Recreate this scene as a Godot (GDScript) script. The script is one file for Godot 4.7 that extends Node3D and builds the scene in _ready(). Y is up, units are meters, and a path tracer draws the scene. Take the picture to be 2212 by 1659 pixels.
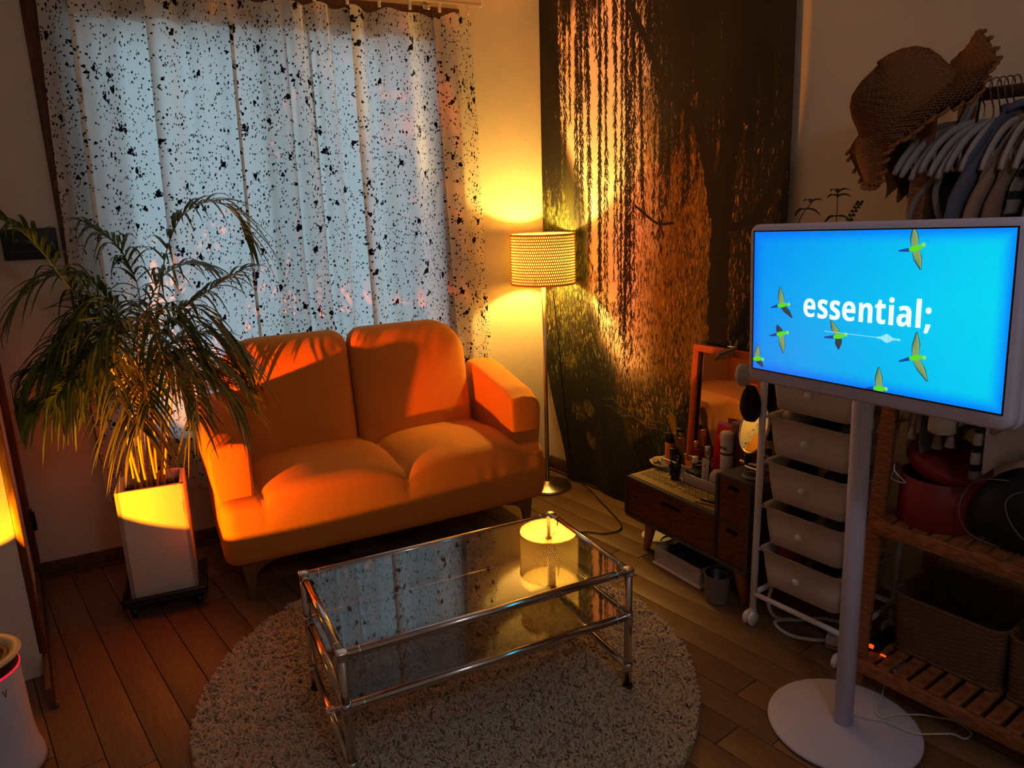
extends Node3D
# A small living room at dusk: sofa, glass table, palm, screen on a stand, clothes rack.
# World: x to the clothes-rack wall, -z to the curtain wall, y up, metres. The curtain wall is turned by WA.

const WA := 0.154795
const W0 := Vector3(0.013, 0, -3.53)
var rng := RandomNumberGenerator.new()
var mats := {}
var noises := {}

func _ready() -> void:
	rng.seed = 11
	# --- camera
	var cam := Camera3D.new()
	cam.name = "camera"
	add_child(cam)
	var yaw := 0.6223679
	var pitch := 0.2428065
	var roll := -0.03232717
	var fw := Vector3(sin(yaw) * cos(pitch), -sin(pitch), -cos(yaw) * cos(pitch))
	var rt := Vector3(cos(yaw), 0, sin(yaw))
	var up := rt.cross(fw)
	cam.transform = Transform3D(Basis(cos(roll) * rt + sin(roll) * up, cos(roll) * up - sin(roll) * rt, -fw), Vector3(0, 1.5, 0))
	cam.fov = rad_to_deg(2.0 * atan(829.5 / 1600.0))
	cam.near = 0.05
	# --- dusk sky outside the window, exposure
	var env := Environment.new()
	env.background_mode = Environment.BG_COLOR
	env.background_color = Color(0.72, 0.89, 1.0)
	env.background_energy_multiplier = 1.5
	env.tonemap_mode = Environment.TONE_MAPPER_LINEAR
	env.tonemap_exposure = 1.0
	env.sdfgi_enabled = true
	env.ssao_enabled = true
	env.ssil_enabled = true
	var we := WorldEnvironment.new()
	we.name = "world_environment"
	we.environment = env
	add_child(we)
	# --- the orange projector lamp beside the doorway: wide amber beam and its redder core
	var lamp_at := Vector3(-0.175, 0.405, -2.505)
	var aim := Vector3(0.860, 0.420, -0.290)
	spot("projector_beam", lamp_at, aim, Color(1.0, 0.58, 0.04), 3.2, 32.8, 0.02)
	spot("projector_core", lamp_at, aim, Color(1.0, 0.20, 0.02), 4.2, 32.0, 0.9)
	spot("projector_spill", lamp_at, Vector3(0.10, 0.22, -0.215), Color(1.0, 0.62, 0.05), 0.5, 24.0, 0.1)
	# --- bulb of the floor lamp
	var bulb := OmniLight3D.new()
	bulb.name = "floor_lamp_light"
	bulb.position = LW(2.37, 1.215, 0.235)
	bulb.light_color = Color(1.0, 0.81, 0.40)
	bulb.light_energy = 0.75
	bulb.omni_range = 12.0
	bulb.omni_attenuation = 2.0
	bulb.light_size = 0.03
	bulb.shadow_enabled = true
	add_child(bulb)
	# --- dim ceiling lamp of the hallway behind the camera
	var hall := OmniLight3D.new()
	hall.name = "hall_lamp_light"
	hall.position = Vector3(0.45, 2.40, 0.55)
	hall.light_color = Color(0.90, 0.90, 1.0)
	hall.light_energy = 0.32
	hall.omni_range = 12.0
	hall.omni_attenuation = 2.0
	hall.light_size = 0.12
	hall.shadow_enabled = true
	add_child(hall)
	make_mats()
	setting()
	curtain()
	tapestry()
	sofa()
	table()
	rug()
	floor_lamp()
	projector(lamp_at, aim)
	palm()
	television()
	trolley()
	dresser()
	rack()
	left_corner()

# ------------------------------------------------------------------ helpers
func LW(s: float, y: float, d: float) -> Vector3:
	return W0 + Vector3(cos(WA) * s - sin(WA) * d, y, sin(WA) * s + cos(WA) * d)

func spot(called: String, at: Vector3, aim: Vector3, c: Color, e: float, ang: float, soft: float) -> void:
	var l := SpotLight3D.new()
	l.name = called
	add_child(l)
	l.look_at_from_position(at + aim.normalized() * 0.012, at + aim, Vector3.UP)
	l.light_color = c
	l.light_energy = e
	l.spot_angle = ang
	l.spot_angle_attenuation = soft
	l.spot_range = 12.0
	l.spot_attenuation = 2.0
	l.light_size = 0.012
	l.shadow_enabled = true

func ST() -> SurfaceTool:
	var st := SurfaceTool.new()
	st.begin(Mesh.PRIMITIVE_TRIANGLES)
	st.set_smooth_group(0)
	return st

func tri(st: SurfaceTool, a: Vector3, b: Vector3, c: Vector3) -> void:
	st.add_vertex(a); st.add_vertex(c); st.add_vertex(b)

func quad(st: SurfaceTool, a: Vector3, b: Vector3, c: Vector3, d: Vector3) -> void:
	st.add_vertex(a); st.add_vertex(c); st.add_vertex(b)
	st.add_vertex(a); st.add_vertex(d); st.add_vertex(c)

func quad_uv(st: SurfaceTool, p: Array, u: Array) -> void:
	for k in [0, 2, 1, 0, 3, 2]:
		st.set_uv(u[k])
		st.add_vertex(p[k])

func fin(st: SurfaceTool) -> ArrayMesh:
	st.generate_normals()
	return st.commit()

func obj(called: String, shape, m: Material, parent: Node = null, at := Vector3.ZERO, turn := Vector3.ZERO) -> MeshInstance3D:
	var o := MeshInstance3D.new()
	o.mesh = fin(shape) if shape is SurfaceTool else shape
	o.material_override = m
	o.name = called
	o.position = at
	o.rotation = turn
	var p: Node = parent if parent else self
	if parent == null:
		o.name = numbered(called)
	p.add_child(o, true)
	return o

func numbered(called: String) -> String:
	if not has_node(NodePath(called)):
		return called
	var k := 1
	while has_node(NodePath("%s_%03d" % [called, k])):
		k += 1
	return "%s_%03d" % [called, k]

func tag(o: Node, label: String, category: String, group := "") -> Node:
	o.set_meta("label", label)
	o.set_meta("category", category)
	if group:
		o.set_meta("group", group)
	return o

func thing(called: String, label: String, category: String, at := Vector3.ZERO, turn := 0.0, group := "") -> Node3D:
	var o := Node3D.new()
	o.name = numbered(called)
	add_child(o)
	o.position = at
	o.rotation.y = turn
	tag(o, label, category, group)
	return o

func struct(called: String, shape, m: Material, parent: Node = null, at := Vector3.ZERO, turn := Vector3.ZERO, label := "") -> MeshInstance3D:
	var o := obj(called, shape, m, parent, at, turn)
	o.set_meta("kind", "structure")
	if label:
		o.set_meta("label", label)
	return o

# a rounded box: seg 1 is a chamfer
func rbox(st: SurfaceTool, c: Vector3, size: Vector3, r: float, seg := 1, xf := Transform3D()) -> void:
	var h := size / 2.0
	r = minf(r, minf(h.x, minf(h.y, h.z)) * 0.98)
	var inner := h - Vector3.ONE * r
	var ax := []
	for k in 3:
		var l := []
		for i in seg + 1:
			l.append(-h[k] + r * float(i) / seg)
		for i in seg + 1:
			l.append(h[k] - r + r * float(i) / seg)
		ax.append(l)
	var n: int = (ax[0] as Array).size()
	for f in 6:
		var k: int = f / 2
		var sgn := 1.0 if f % 2 == 0 else -1.0
		var ka: int = (k + 1) % 3
		var kb: int = (k + 2) % 3
		var pts := []
		for i in n:
			for j in n:
				var p := Vector3.ZERO
				p[k] = h[k] * sgn
				p[ka] = ax[ka][i]
				p[kb] = ax[kb][j]
				var q := p.clamp(-inner, inner)
				var dlt := p - q
				pts.append(xf * (c + q + (dlt.normalized() * r if dlt.length() > 1e-9 else Vector3.ZERO)))
		for i in n - 1:
			for j in n - 1:
				var a: Vector3 = pts[i * n + j]
				var b: Vector3 = pts[(i + 1) * n + j]
				var cc: Vector3 = pts[(i + 1) * n + j + 1]
				var d: Vector3 = pts[i * n + j + 1]
				if sgn > 0:
					quad(st, a, b, cc, d)
				else:
					quad(st, a, d, cc, b)

func box(st: SurfaceTool, c: Vector3, size: Vector3, xf := Transform3D()) -> void:
	st.set_smooth_group(-1)
	var h := size / 2.0
	var p := []
	for i in 8:
		p.append(xf * (c + Vector3(h.x if i & 1 else -h.x, h.y if i & 2 else -h.y, h.z if i & 4 else -h.z)))
	for f in [[0, 2, 3, 1], [4, 5, 7, 6], [0, 4, 6, 2], [1, 3, 7, 5], [0, 1, 5, 4], [2, 6, 7, 3]]:
		quad(st, p[f[0]], p[f[1]], p[f[2]], p[f[3]])
	st.set_smooth_group(0)

func boxm(size: Vector3, r := 0.003, seg := 1) -> ArrayMesh:
	var st := ST()
	rbox(st, Vector3.ZERO, size, r, seg)
	return fin(st)

# rings of points joined to a skin
func loft(st: SurfaceTool, rings: Array, closed := true, caps := true) -> void:
	var n: int = rings[0].size()
	for i in rings.size() - 1:
		var a = rings[i]
		var b = rings[i + 1]
		for j in (n if closed else n - 1):
			var k := (j + 1) % n
			quad(st, a[j], a[k], b[k], b[j])
	if caps:
		for e in [0, rings.size() - 1]:
			var c := Vector3.ZERO
			for p in rings[e]:
				c += p
			c /= n
			for j in n:
				var k := (j + 1) % n
				if e == 0:
					tri(st, c, rings[e][k], rings[e][j])
				else:
					tri(st, c, rings[e][j], rings[e][k])

# profile of (radius, height) turned round y
func lathe(st: SurfaceTool, prof: Array, seg := 24, xf := Transform3D()) -> void:
	var rings := []
	for p in prof:
		var ring := []
		for j in seg:
			var a := TAU * j / seg
			ring.append(xf * Vector3(cos(a) * p[0], p[1], -sin(a) * p[0]))
		rings.append(ring)
	loft(st, rings, true, false)

func tube(st: SurfaceTool, pts: Array, r, seg := 8, caps := true) -> void:
	var rings := []
	var side := Vector3.ZERO
	for i in pts.size():
		var t: Vector3 = (pts[mini(i + 1, pts.size() - 1)] - pts[maxi(i - 1, 0)]).normalized()
		if i == 0:
			side = t.cross(Vector3.UP if absf(t.y) < 0.9 else Vector3.RIGHT).normalized()
		else:
			side = (side - t * side.dot(t)).normalized()
		var bi := t.cross(side)
		var rr: float = r[i] if r is Array else r
		var ring := []
		for j in seg:
			var a := TAU * j / seg
			ring.append(pts[i] + (side * cos(a) + bi * sin(a)) * rr)
		rings.append(ring)
	loft(st, rings, true, caps)

func tubem(pts: Array, r, seg := 8) -> ArrayMesh:
	var st := ST()
	tube(st, pts, r, seg)
	return fin(st)

# smooth line through the points
func curve(pts: Array, n: int) -> Array:
	var out := []
	var m := pts.size()
	for i in n:
		var f := float(i) / (n - 1) * (m - 1)
		var k := mini(int(f), m - 2)
		var t := f - k
		var a: Vector3 = pts[maxi(k - 1, 0)]
		var b: Vector3 = pts[k]
		var c: Vector3 = pts[k + 1]
		var d: Vector3 = pts[mini(k + 2, m - 1)]
		out.append(b.cubic_interpolate(c, a, d, t))
	return out

# flat outline (x, y) given a thickness along z, edges chamfered
func plate(st: SurfaceTool, poly: Array, z0: float, z1: float, bev := 0.0, xf := Transform3D()) -> void:
	var p := PackedVector2Array(poly)
	if Geometry2D.is_polygon_clockwise(p):
		p.reverse()
	var n := p.size()
	var inn := p
	if bev > 0.0:
		inn = PackedVector2Array()
		for i in n:
			var e0 := (p[i] - p[(i + n - 1) % n]).normalized()
			var e1 := (p[(i + 1) % n] - p[i]).normalized()
			var nn := (Vector2(-e0.y, e0.x) + Vector2(-e1.y, e1.x)).normalized()
			inn.append(p[i] + nn * bev)
	var layers := [[inn, z0], [p, z0 + bev], [p, z1 - bev], [inn, z1]]
	if bev <= 0.0:
		layers = [[p, z0], [p, z1]]
	st.set_smooth_group(-1)
	for l in layers.size() - 1:
		for i in n:
			var k := (i + 1) % n
			var a: PackedVector2Array = layers[l][0]
			var b: PackedVector2Array = layers[l + 1][0]
			quad(st, xf * Vector3(a[i].x, a[i].y, layers[l][1]), xf * Vector3(a[k].x, a[k].y, layers[l][1]), xf * Vector3(b[k].x, b[k].y, layers[l + 1][1]), xf * Vector3(b[i].x, b[i].y, layers[l + 1][1]))
	var ix := Geometry2D.triangulate_polygon(inn)
	for i in range(0, ix.size(), 3):
		var a := inn[ix[i]]
		var b := inn[ix[i + 1]]
		var c := inn[ix[i + 2]]
		if (b - a).cross(c - a) < 0:
			var t := b
			b = c
			c = t
		tri(st, xf * Vector3(a.x, a.y, z1), xf * Vector3(b.x, b.y, z1), xf * Vector3(c.x, c.y, z1))
		tri(st, xf * Vector3(a.x, a.y, z0), xf * Vector3(c.x, c.y, z0), xf * Vector3(b.x, b.y, z0))
	st.set_smooth_group(0)

# outline of a rectangle with a radius per corner (tl, tr, br, bl), counted clockwise from the upper left
func rrect(w: float, h: float, r: Array, seg := 5, inset := 0.0) -> Array:
	var out := []
	var cs := [[-w / 2, h / 2, 180.0], [w / 2, h / 2, 90.0], [w / 2, -h / 2, 0.0], [-w / 2, -h / 2, 270.0]]
	for k in 4:
		var rr: float = r[k]
		var cx: float = cs[k][0] + (rr if k == 0 or k == 3 else -rr)
		var cy: float = cs[k][1] + (-rr if k < 2 else rr)
		var q := maxf(rr - inset, 0.0001)
		var ox := 0.0
		var oy := 0.0
		if inset > rr:
			ox = (inset - rr) * (1.0 if k == 0 or k == 3 else -1.0)
			oy = (inset - rr) * (-1.0 if k < 2 else 1.0)
		for i in seg + 1:
			var a := deg_to_rad(cs[k][2] - 90.0 * i / seg)
			out.append(Vector2(cx + ox + cos(a) * q, cy + oy + sin(a) * q))
	return out

func noise(freq: float, kind := FastNoiseLite.TYPE_SIMPLEX_SMOOTH, oct := 4, s := 1) -> NoiseTexture2D:
	var key := "%s %s %s %s" % [freq, kind, oct, s]
	if not noises.has(key):
		var fn := FastNoiseLite.new()
		fn.noise_type = kind
		fn.frequency = freq
		fn.fractal_octaves = oct
		fn.seed = s
		var t := NoiseTexture2D.new()
		t.width = 512
		t.height = 512
		t.seamless = true
		t.noise = fn
		noises[key] = t
	return noises[key]

func ramp(a: Color, b: Color, freq: float, oct := 4, s := 1) -> NoiseTexture2D:
	var fn := FastNoiseLite.new()
	fn.frequency = freq
	fn.fractal_octaves = oct
	fn.seed = s
	var t := NoiseTexture2D.new()
	t.width = 512
	t.height = 512
	t.seamless = true
	t.noise = fn
	var g := Gradient.new()
	g.set_color(0, a)
	g.set_color(1, b)
	g.set_offset(0, 0.25)
	g.set_offset(1, 0.75)
	t.color_ramp = g
	return t

func M(called: String, c: Color, rough := 0.8, metal := 0.0) -> StandardMaterial3D:
	if mats.has(called):
		return mats[called]
	var m := StandardMaterial3D.new()
	m.resource_name = called
	m.albedo_color = c
	m.roughness = rough
	m.metallic = metal
	mats[called] = m
	return m

func tex(m: StandardMaterial3D, t: Texture2D, scale: Vector3, world := false) -> StandardMaterial3D:
	m.albedo_texture = t
	m.uv1_triplanar = true
	m.uv1_world_triplanar = world
	m.uv1_scale = scale
	return m

func bump(m: StandardMaterial3D, t: Texture2D, cm: float, scale := Vector3.ZERO, world := false) -> StandardMaterial3D:
	m.heightmap_enabled = true
	m.heightmap_texture = t
	m.heightmap_scale = cm
	if scale != Vector3.ZERO:
		m.uv1_triplanar = true
		m.uv1_world_triplanar = world
		m.uv1_scale = scale
	return m

func weave(n := 128) -> ImageTexture:
	var im := Image.create(n, n, false, Image.FORMAT_L8)
	for y in n:
		for x in n:
			var a := sin(TAU * x * 16 / n) * 0.5 + 0.5
			var b := sin(TAU * y * 16 / n) * 0.5 + 0.5
			var over := (x * 16 / n + y * 16 / n) % 2 == 0
			im.set_pixel(x, y, Color.from_hsv(0, 0, (a if over else b)))
	return ImageTexture.create_from_image(im)

func make_mats() -> void:
	bump(M("wallpaper", Color(0.86, 0.80, 0.70), 0.85), noise(0.03, FastNoiseLite.TYPE_PERLIN, 2, 4), 0.12, Vector3(6, 26, 26), true)
	M("ceiling_paint", Color(0.9, 0.88, 0.84), 0.9)
	tex(M("skirting_wood", Color(0.42, 0.30, 0.20), 0.5), ramp(Color(0.7, 0.65, 0.6), Color(1, 1, 1), 0.01, 4, 3), Vector3(6, 6, 6), true)
	tex(M("casing_wood", Color(0.44, 0.25, 0.13), 0.5), ramp(Color(0.65, 0.6, 0.55), Color(1, 1, 1), 0.012, 4, 5), Vector3(9, 1.2, 9), true)
	for k in 4:
		var m := M("plank_%d" % k, [Color(0.50, 0.38, 0.26), Color(0.465, 0.35, 0.235), Color(0.515, 0.395, 0.275), Color(0.485, 0.365, 0.25)][k], 0.5)
		tex(m, ramp(Color(0.86, 0.82, 0.77), Color(1, 1, 1), 0.02, 4, 20 + k), Vector3(14, 14, 0.8), true)
	M("joint", Color(0.16, 0.10, 0.06), 0.9)
	var fab := M("velvet", Color(0.82, 0.51, 0.15), 0.85)
	bump(fab, noise(0.09, FastNoiseLite.TYPE_SIMPLEX_SMOOTH, 3, 9), 0.10, Vector3(7, 7, 7))
	fab.rim_enabled = true
	fab.rim = 0.35
	fab.rim_tint = 0.7
	M("chrome", Color(0.80, 0.79, 0.77), 0.12, 1.0)
	M("chrome_joint", Color(0.85, 0.84, 0.82), 0.25, 1.0)
	M("brass_metal", Color(0.82, 0.76, 0.66), 0.28, 1.0)
	M("leg_metal", Color(0.50, 0.40, 0.28), 0.4, 0.6)
	var g := M("table_glass", Color(0.08, 0.085, 0.09, 0.22), 0.0)
	g.transparency = BaseMaterial3D.TRANSPARENCY_ALPHA
	var g2 := M("window_glass", Color(0.9, 0.95, 1.0, 0.04), 0.05)
	g2.transparency = BaseMaterial3D.TRANSPARENCY_ALPHA
	M("white_plastic", Color(0.88, 0.86, 0.84), 0.45)
	M("white_metal", Color(0.88, 0.87, 0.86), 0.4)
	M("black_plastic", Color(0.03, 0.03, 0.035), 0.4)
	M("black_cloth", Color(0.035, 0.035, 0.04), 0.9)
	M("cable_black", Color(0.03, 0.03, 0.03), 0.5)
	M("cable_white", Color(0.80, 0.78, 0.75), 0.5)
	tex(M("rack_wood", Color(0.68, 0.43, 0.26), 0.5), ramp(Color(0.72, 0.66, 0.6), Color(1, 1, 1), 0.014, 4, 31), Vector3(3, 16, 3))
	tex(M("drawer_wood", Color(0.45, 0.20, 0.11), 0.45), ramp(Color(0.65, 0.6, 0.56), Color(1, 1, 1), 0.012, 4, 33), Vector3(3, 12, 3))
	M("dresser_grey", Color(0.26, 0.25, 0.25), 0.5)
	M("leg_wood", Color(0.66, 0.40, 0.20), 0.5)
	bump(M("concrete", Color(0.84, 0.80, 0.70), 0.75), noise(0.06, FastNoiseLite.TYPE_SIMPLEX_SMOOTH, 4, 12), 0.1, Vector3(5, 5, 5))

# ------------------------------------------------------------------ the room
func setting() -> void:
	# floor: a slab, planks laid along z, joints showing between them
	var sl := ST()
	box(sl, Vector3(0.6, -0.066, -1.2), Vector3(4.6, 0.12, 5.6))
	var fl := struct("floor", sl, M("joint", Color.BLACK), null, Vector3.ZERO, Vector3.ZERO, "honey brown plank floor running under the furniture")
	var pw := 0.112
	var shapes := []
	for L in [0.92, 0.46]:
		var st := ST()
		rbox(st, Vector3.ZERO, Vector3(pw - 0.0022, 0.012, L - 0.0022), 0.0018)
		shapes.append(fin(st))
	var r2 := RandomNumberGenerator.new()
	r2.seed = 5
	for i in range(-4, 23):
		var x := 0.036 + pw * i
		var z := -4.45 + (0.46 if i % 2 else 0.0) + 0.1 * (i % 3)
		var first := i % 2 == 0
		while z < -0.5:
			var half := first
			var L := 0.46 if half else 0.92
			first = false
			var o := obj("plank", shapes[1 if half else 0], mats["plank_%d" % r2.randi_range(0, 3)], fl, Vector3(x + 0.05 * (z + 2.4) * 0.9, -0.006, z + L / 2), Vector3(0, 0.045, 0))
			o.set_meta("kind", "structure")
			z += L
	var nf := ST()
	box(nf, Vector3(0.6, -0.0045, 0.55), Vector3(4.6, 0.009, 2.1))
	struct("floor_boards", nf, mats["plank_1"], fl)
	# curtain wall with its window opening
	var xf := Transform3D(Basis(Vector3.UP, -WA), W0)
	var a0 := 0.46
	var a1 := 1.93
	var b0 := 0.54
	var b1 := 2.24
	var st := ST()
	for q in [[-0.4, a0, 0.0, 2.56], [a1, 2.75, 0.0, 2.56], [a0, a1, 0.0, b0], [a0, a1, b1, 2.56]]:
		box(st, Vector3((q[0] + q[1]) / 2, (q[2] + q[3]) / 2, -0.08), Vector3(q[1] - q[0], q[3] - q[2], 0.16), xf)
	struct("wall_back", st, M("wallpaper", Color.WHITE), null, Vector3.ZERO, Vector3.ZERO, "cream linen wallpaper wall behind the sofa and curtain")
	# window: dark wood casing, sash bars, panes
	var w := Node3D.new()
	w.name = "window_1"
	add_child(w)
	w.set_meta("kind", "structure")
	w.set_meta("label", "wood framed window behind the speckled curtain, dusk light through it")
	w.transform = xf
	var cs := ST()
	var o0 := 0.305
	var o1 := 2.075
	for q in [[o0, a0, b0 - 0.055, b1 + 0.14], [a1, o1, b0 - 0.055, b1 + 0.14], [a0, a1, b0 - 0.055, b0], [a0, a1, b1, b1 + 0.14]]:
		rbox(cs, Vector3((q[0] + q[1]) / 2, (q[2] + q[3]) / 2, -0.040), Vector3(q[1] - q[0], q[3] - q[2], 0.104), 0.004)
	struct("window_frame", cs, M("casing_wood", Color.WHITE), w)
	var sb := ST()
	for q in [[a0, b0, a0 + 0.05, b1], [a1 - 0.05, b0, a1, b1], [a0, b0, a1, b0 + 0.05], [a0, b1 - 0.05, a1, b1], [1.16, b0, 1.22, b1]]:
		rbox(sb, Vector3((q[0] + q[2]) / 2, (q[1] + q[3]) / 2, -0.085), Vector3(q[2] - q[0], q[3] - q[1], 0.04), 0.004)
	struct("sash", sb, M("sash_white", Color(0.8, 0.78, 0.74), 0.5), w)
	for k in 2:
		var gl := ST()
		box(gl, Vector3(0.79 if k == 0 else 1.59, (b0 + b1) / 2, -0.085), Vector3(0.75, b1 - b0 - 0.09, 0.004))
		struct("pane", gl, M("window_glass", Color.WHITE), w)
	# the other walls
	st = ST()
	box(st, Vector3(2.595, 1.28, -1.05), Vector3(0.16, 2.56, 5.4))
	struct("wall_right", st, M("wallpaper", Color.WHITE), null, Vector3.ZERO, Vector3.ZERO, "cream linen wallpaper wall behind tapestry and clothes rack")
	st = ST()
	box(st, Vector3(-0.065, 1.28, 0.405), Vector3(0.13, 2.56, 0.81))
	struct("wall_left", st, M("wallpaper", Color.WHITE), null, Vector3(0.013, 0, -3.53), Vector3(0, -0.0376, 0), "short cream wall at the doorway beside the palm")
	st = ST()
	box(st, Vector3(-0.85, 1.28, -2.80), Vector3(1.5, 2.56, 0.14))
	struct("wall_front_left", st, M("wallpaper", Color.WHITE))
	st = ST()
	box(st, Vector3(-1.45, 1.28, -0.8), Vector3(0.14, 2.56, 4.1))
	struct("wall_hall", st, M("wallpaper", Color.WHITE))
	st = ST()
	box(st, Vector3(0.6, 1.28, 1.37), Vector3(4.3, 2.56, 0.14))
	struct("wall_front", st, M("wallpaper", Color.WHITE))
	st = ST()
	box(st, Vector3(0.6, 2.62, -1.2), Vector3(4.6, 0.12, 5.6))
	struct("ceiling", st, M("ceiling_paint", Color.WHITE))
	# baseboards with a quarter round at the foot
	st = ST()
	rbox(st, Vector3(1.25, 0.035, 0.007), Vector3(2.56, 0.07, 0.014), 0.004, 1, xf)
	rbox(st, Vector3(1.25, 0.006, 0.018), Vector3(2.56, 0.016, 0.014), 0.005, 1, xf)
	struct("baseboard_back", st, M("skirting_wood", Color.WHITE))
	st = ST()
	rbox(st, Vector3(2.508, 0.04, -1.2), Vector3(0.014, 0.08, 4.6), 0.004)
	rbox(st, Vector3(2.496, 0.006, -1.2), Vector3(0.014, 0.016, 4.6), 0.005)
	struct("baseboard_right", st, M("skirting_wood", Color.WHITE))
# ------------------------------------------------------------------ curtain
# how far the cloth stands off the wall (y) and how far it is gathered sideways (x) at one place along the rail
func fold(s: float, t: float) -> Vector2:
	var d := 0.030 + 0.012 * sin(s * 25.0 + 1.0 + 0.6 * t) + 0.006 * sin(s * 57.0 + t * 2.0)
	var ds := 0.0
	for r in [[0.395, 0.05, 0.03], [0.92, 0.04, 0.02], [1.195, 0.040, 0.050], [1.297, 0.028, 0.055], [1.41, 0.030, 0.055], [1.745, 0.075, 0.045], [2.06, 0.07, 0.04]]:
		var q: float = absf(s - r[0] - 0.012 * sin(r[0] * 40.0) * t) / (r[1] * (1.0 + 0.25 * t))
		d += r[2] / (1.0 + pow(q, 6.0))
	# pleats where the cloth doubles over itself
	for r in [[0.478, 0.020, 0.05], [0.735, 0.017, 0.05], [1.036, 0.012, 0.035], [1.245, 0.010, 0.02], [1.35, 0.010, 0.022], [1.541, 0.019, 0.055], [1.94, 0.014, 0.03]]:
		var q: float = (s - r[0] - 0.012 * sin(r[0] * 40.0) * t) / (r[1] * (1.0 + 0.2 * t))
		ds -= r[1] * 3.0 * q * exp(-q * q)
		d += r[2] / (1.0 + exp(-3.0 * q)) * exp(-maxf(0.0, q) * 0.55)
	return Vector2(ds, d)

func splatter() -> ImageTexture:
	var n := 1024
	var im := Image.create(n, n, false, Image.FORMAT_RGB8)
	im.fill(Color(0.93, 0.92, 0.89))
	var r := RandomNumberGenerator.new()
	r.seed = 77
	var ink := Color(0.035, 0.035, 0.06)
	for i in 2500:
		var x := r.randi_range(0, n - 1)
		var y := r.randi_range(0, n - 1)
		var big := r.randf()
		var rad := r.randf_range(1.7, 4.0)
		if big > 0.90: rad = r.randf_range(4.0, 6.5)
		if big > 0.982: rad = r.randf_range(8.0, 12.5)
		blot(im, x, y, rad, r, ink)
		if rad > 6.5:
			for k in 5:
				blot(im, x + r.randi_range(-22, 22), y + r.randi_range(-18, 18), r.randf_range(2.0, 6.0), r, ink)
	return ImageTexture.create_from_image(im)

func blot(im: Image, x: int, y: int, rad: float, r: RandomNumberGenerator, ink: Color) -> void:
	var n := im.get_width()
	var ex := r.randf_range(0.7, 1.0)
	var ph := r.randf() * TAU
	var tilt := r.randf_range(-0.5, 0.9)
	var b := int(rad * 1.6) + 1
	for j in range(-b, b + 1):
		for i in range(-b, b + 1):
			var u := i + tilt * j * 0.4
			var a := atan2(j, u)
			var rr := rad * (1.0 + 0.18 * sin(3.0 * a + ph) + 0.12 * sin(5.0 * a + ph * 2.0))
			if u * u / (ex * ex) + j * j / 1.3 < rr * rr:
				im.set_pixel(posmod(x + i, n), posmod(y + j, n), ink)

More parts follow.
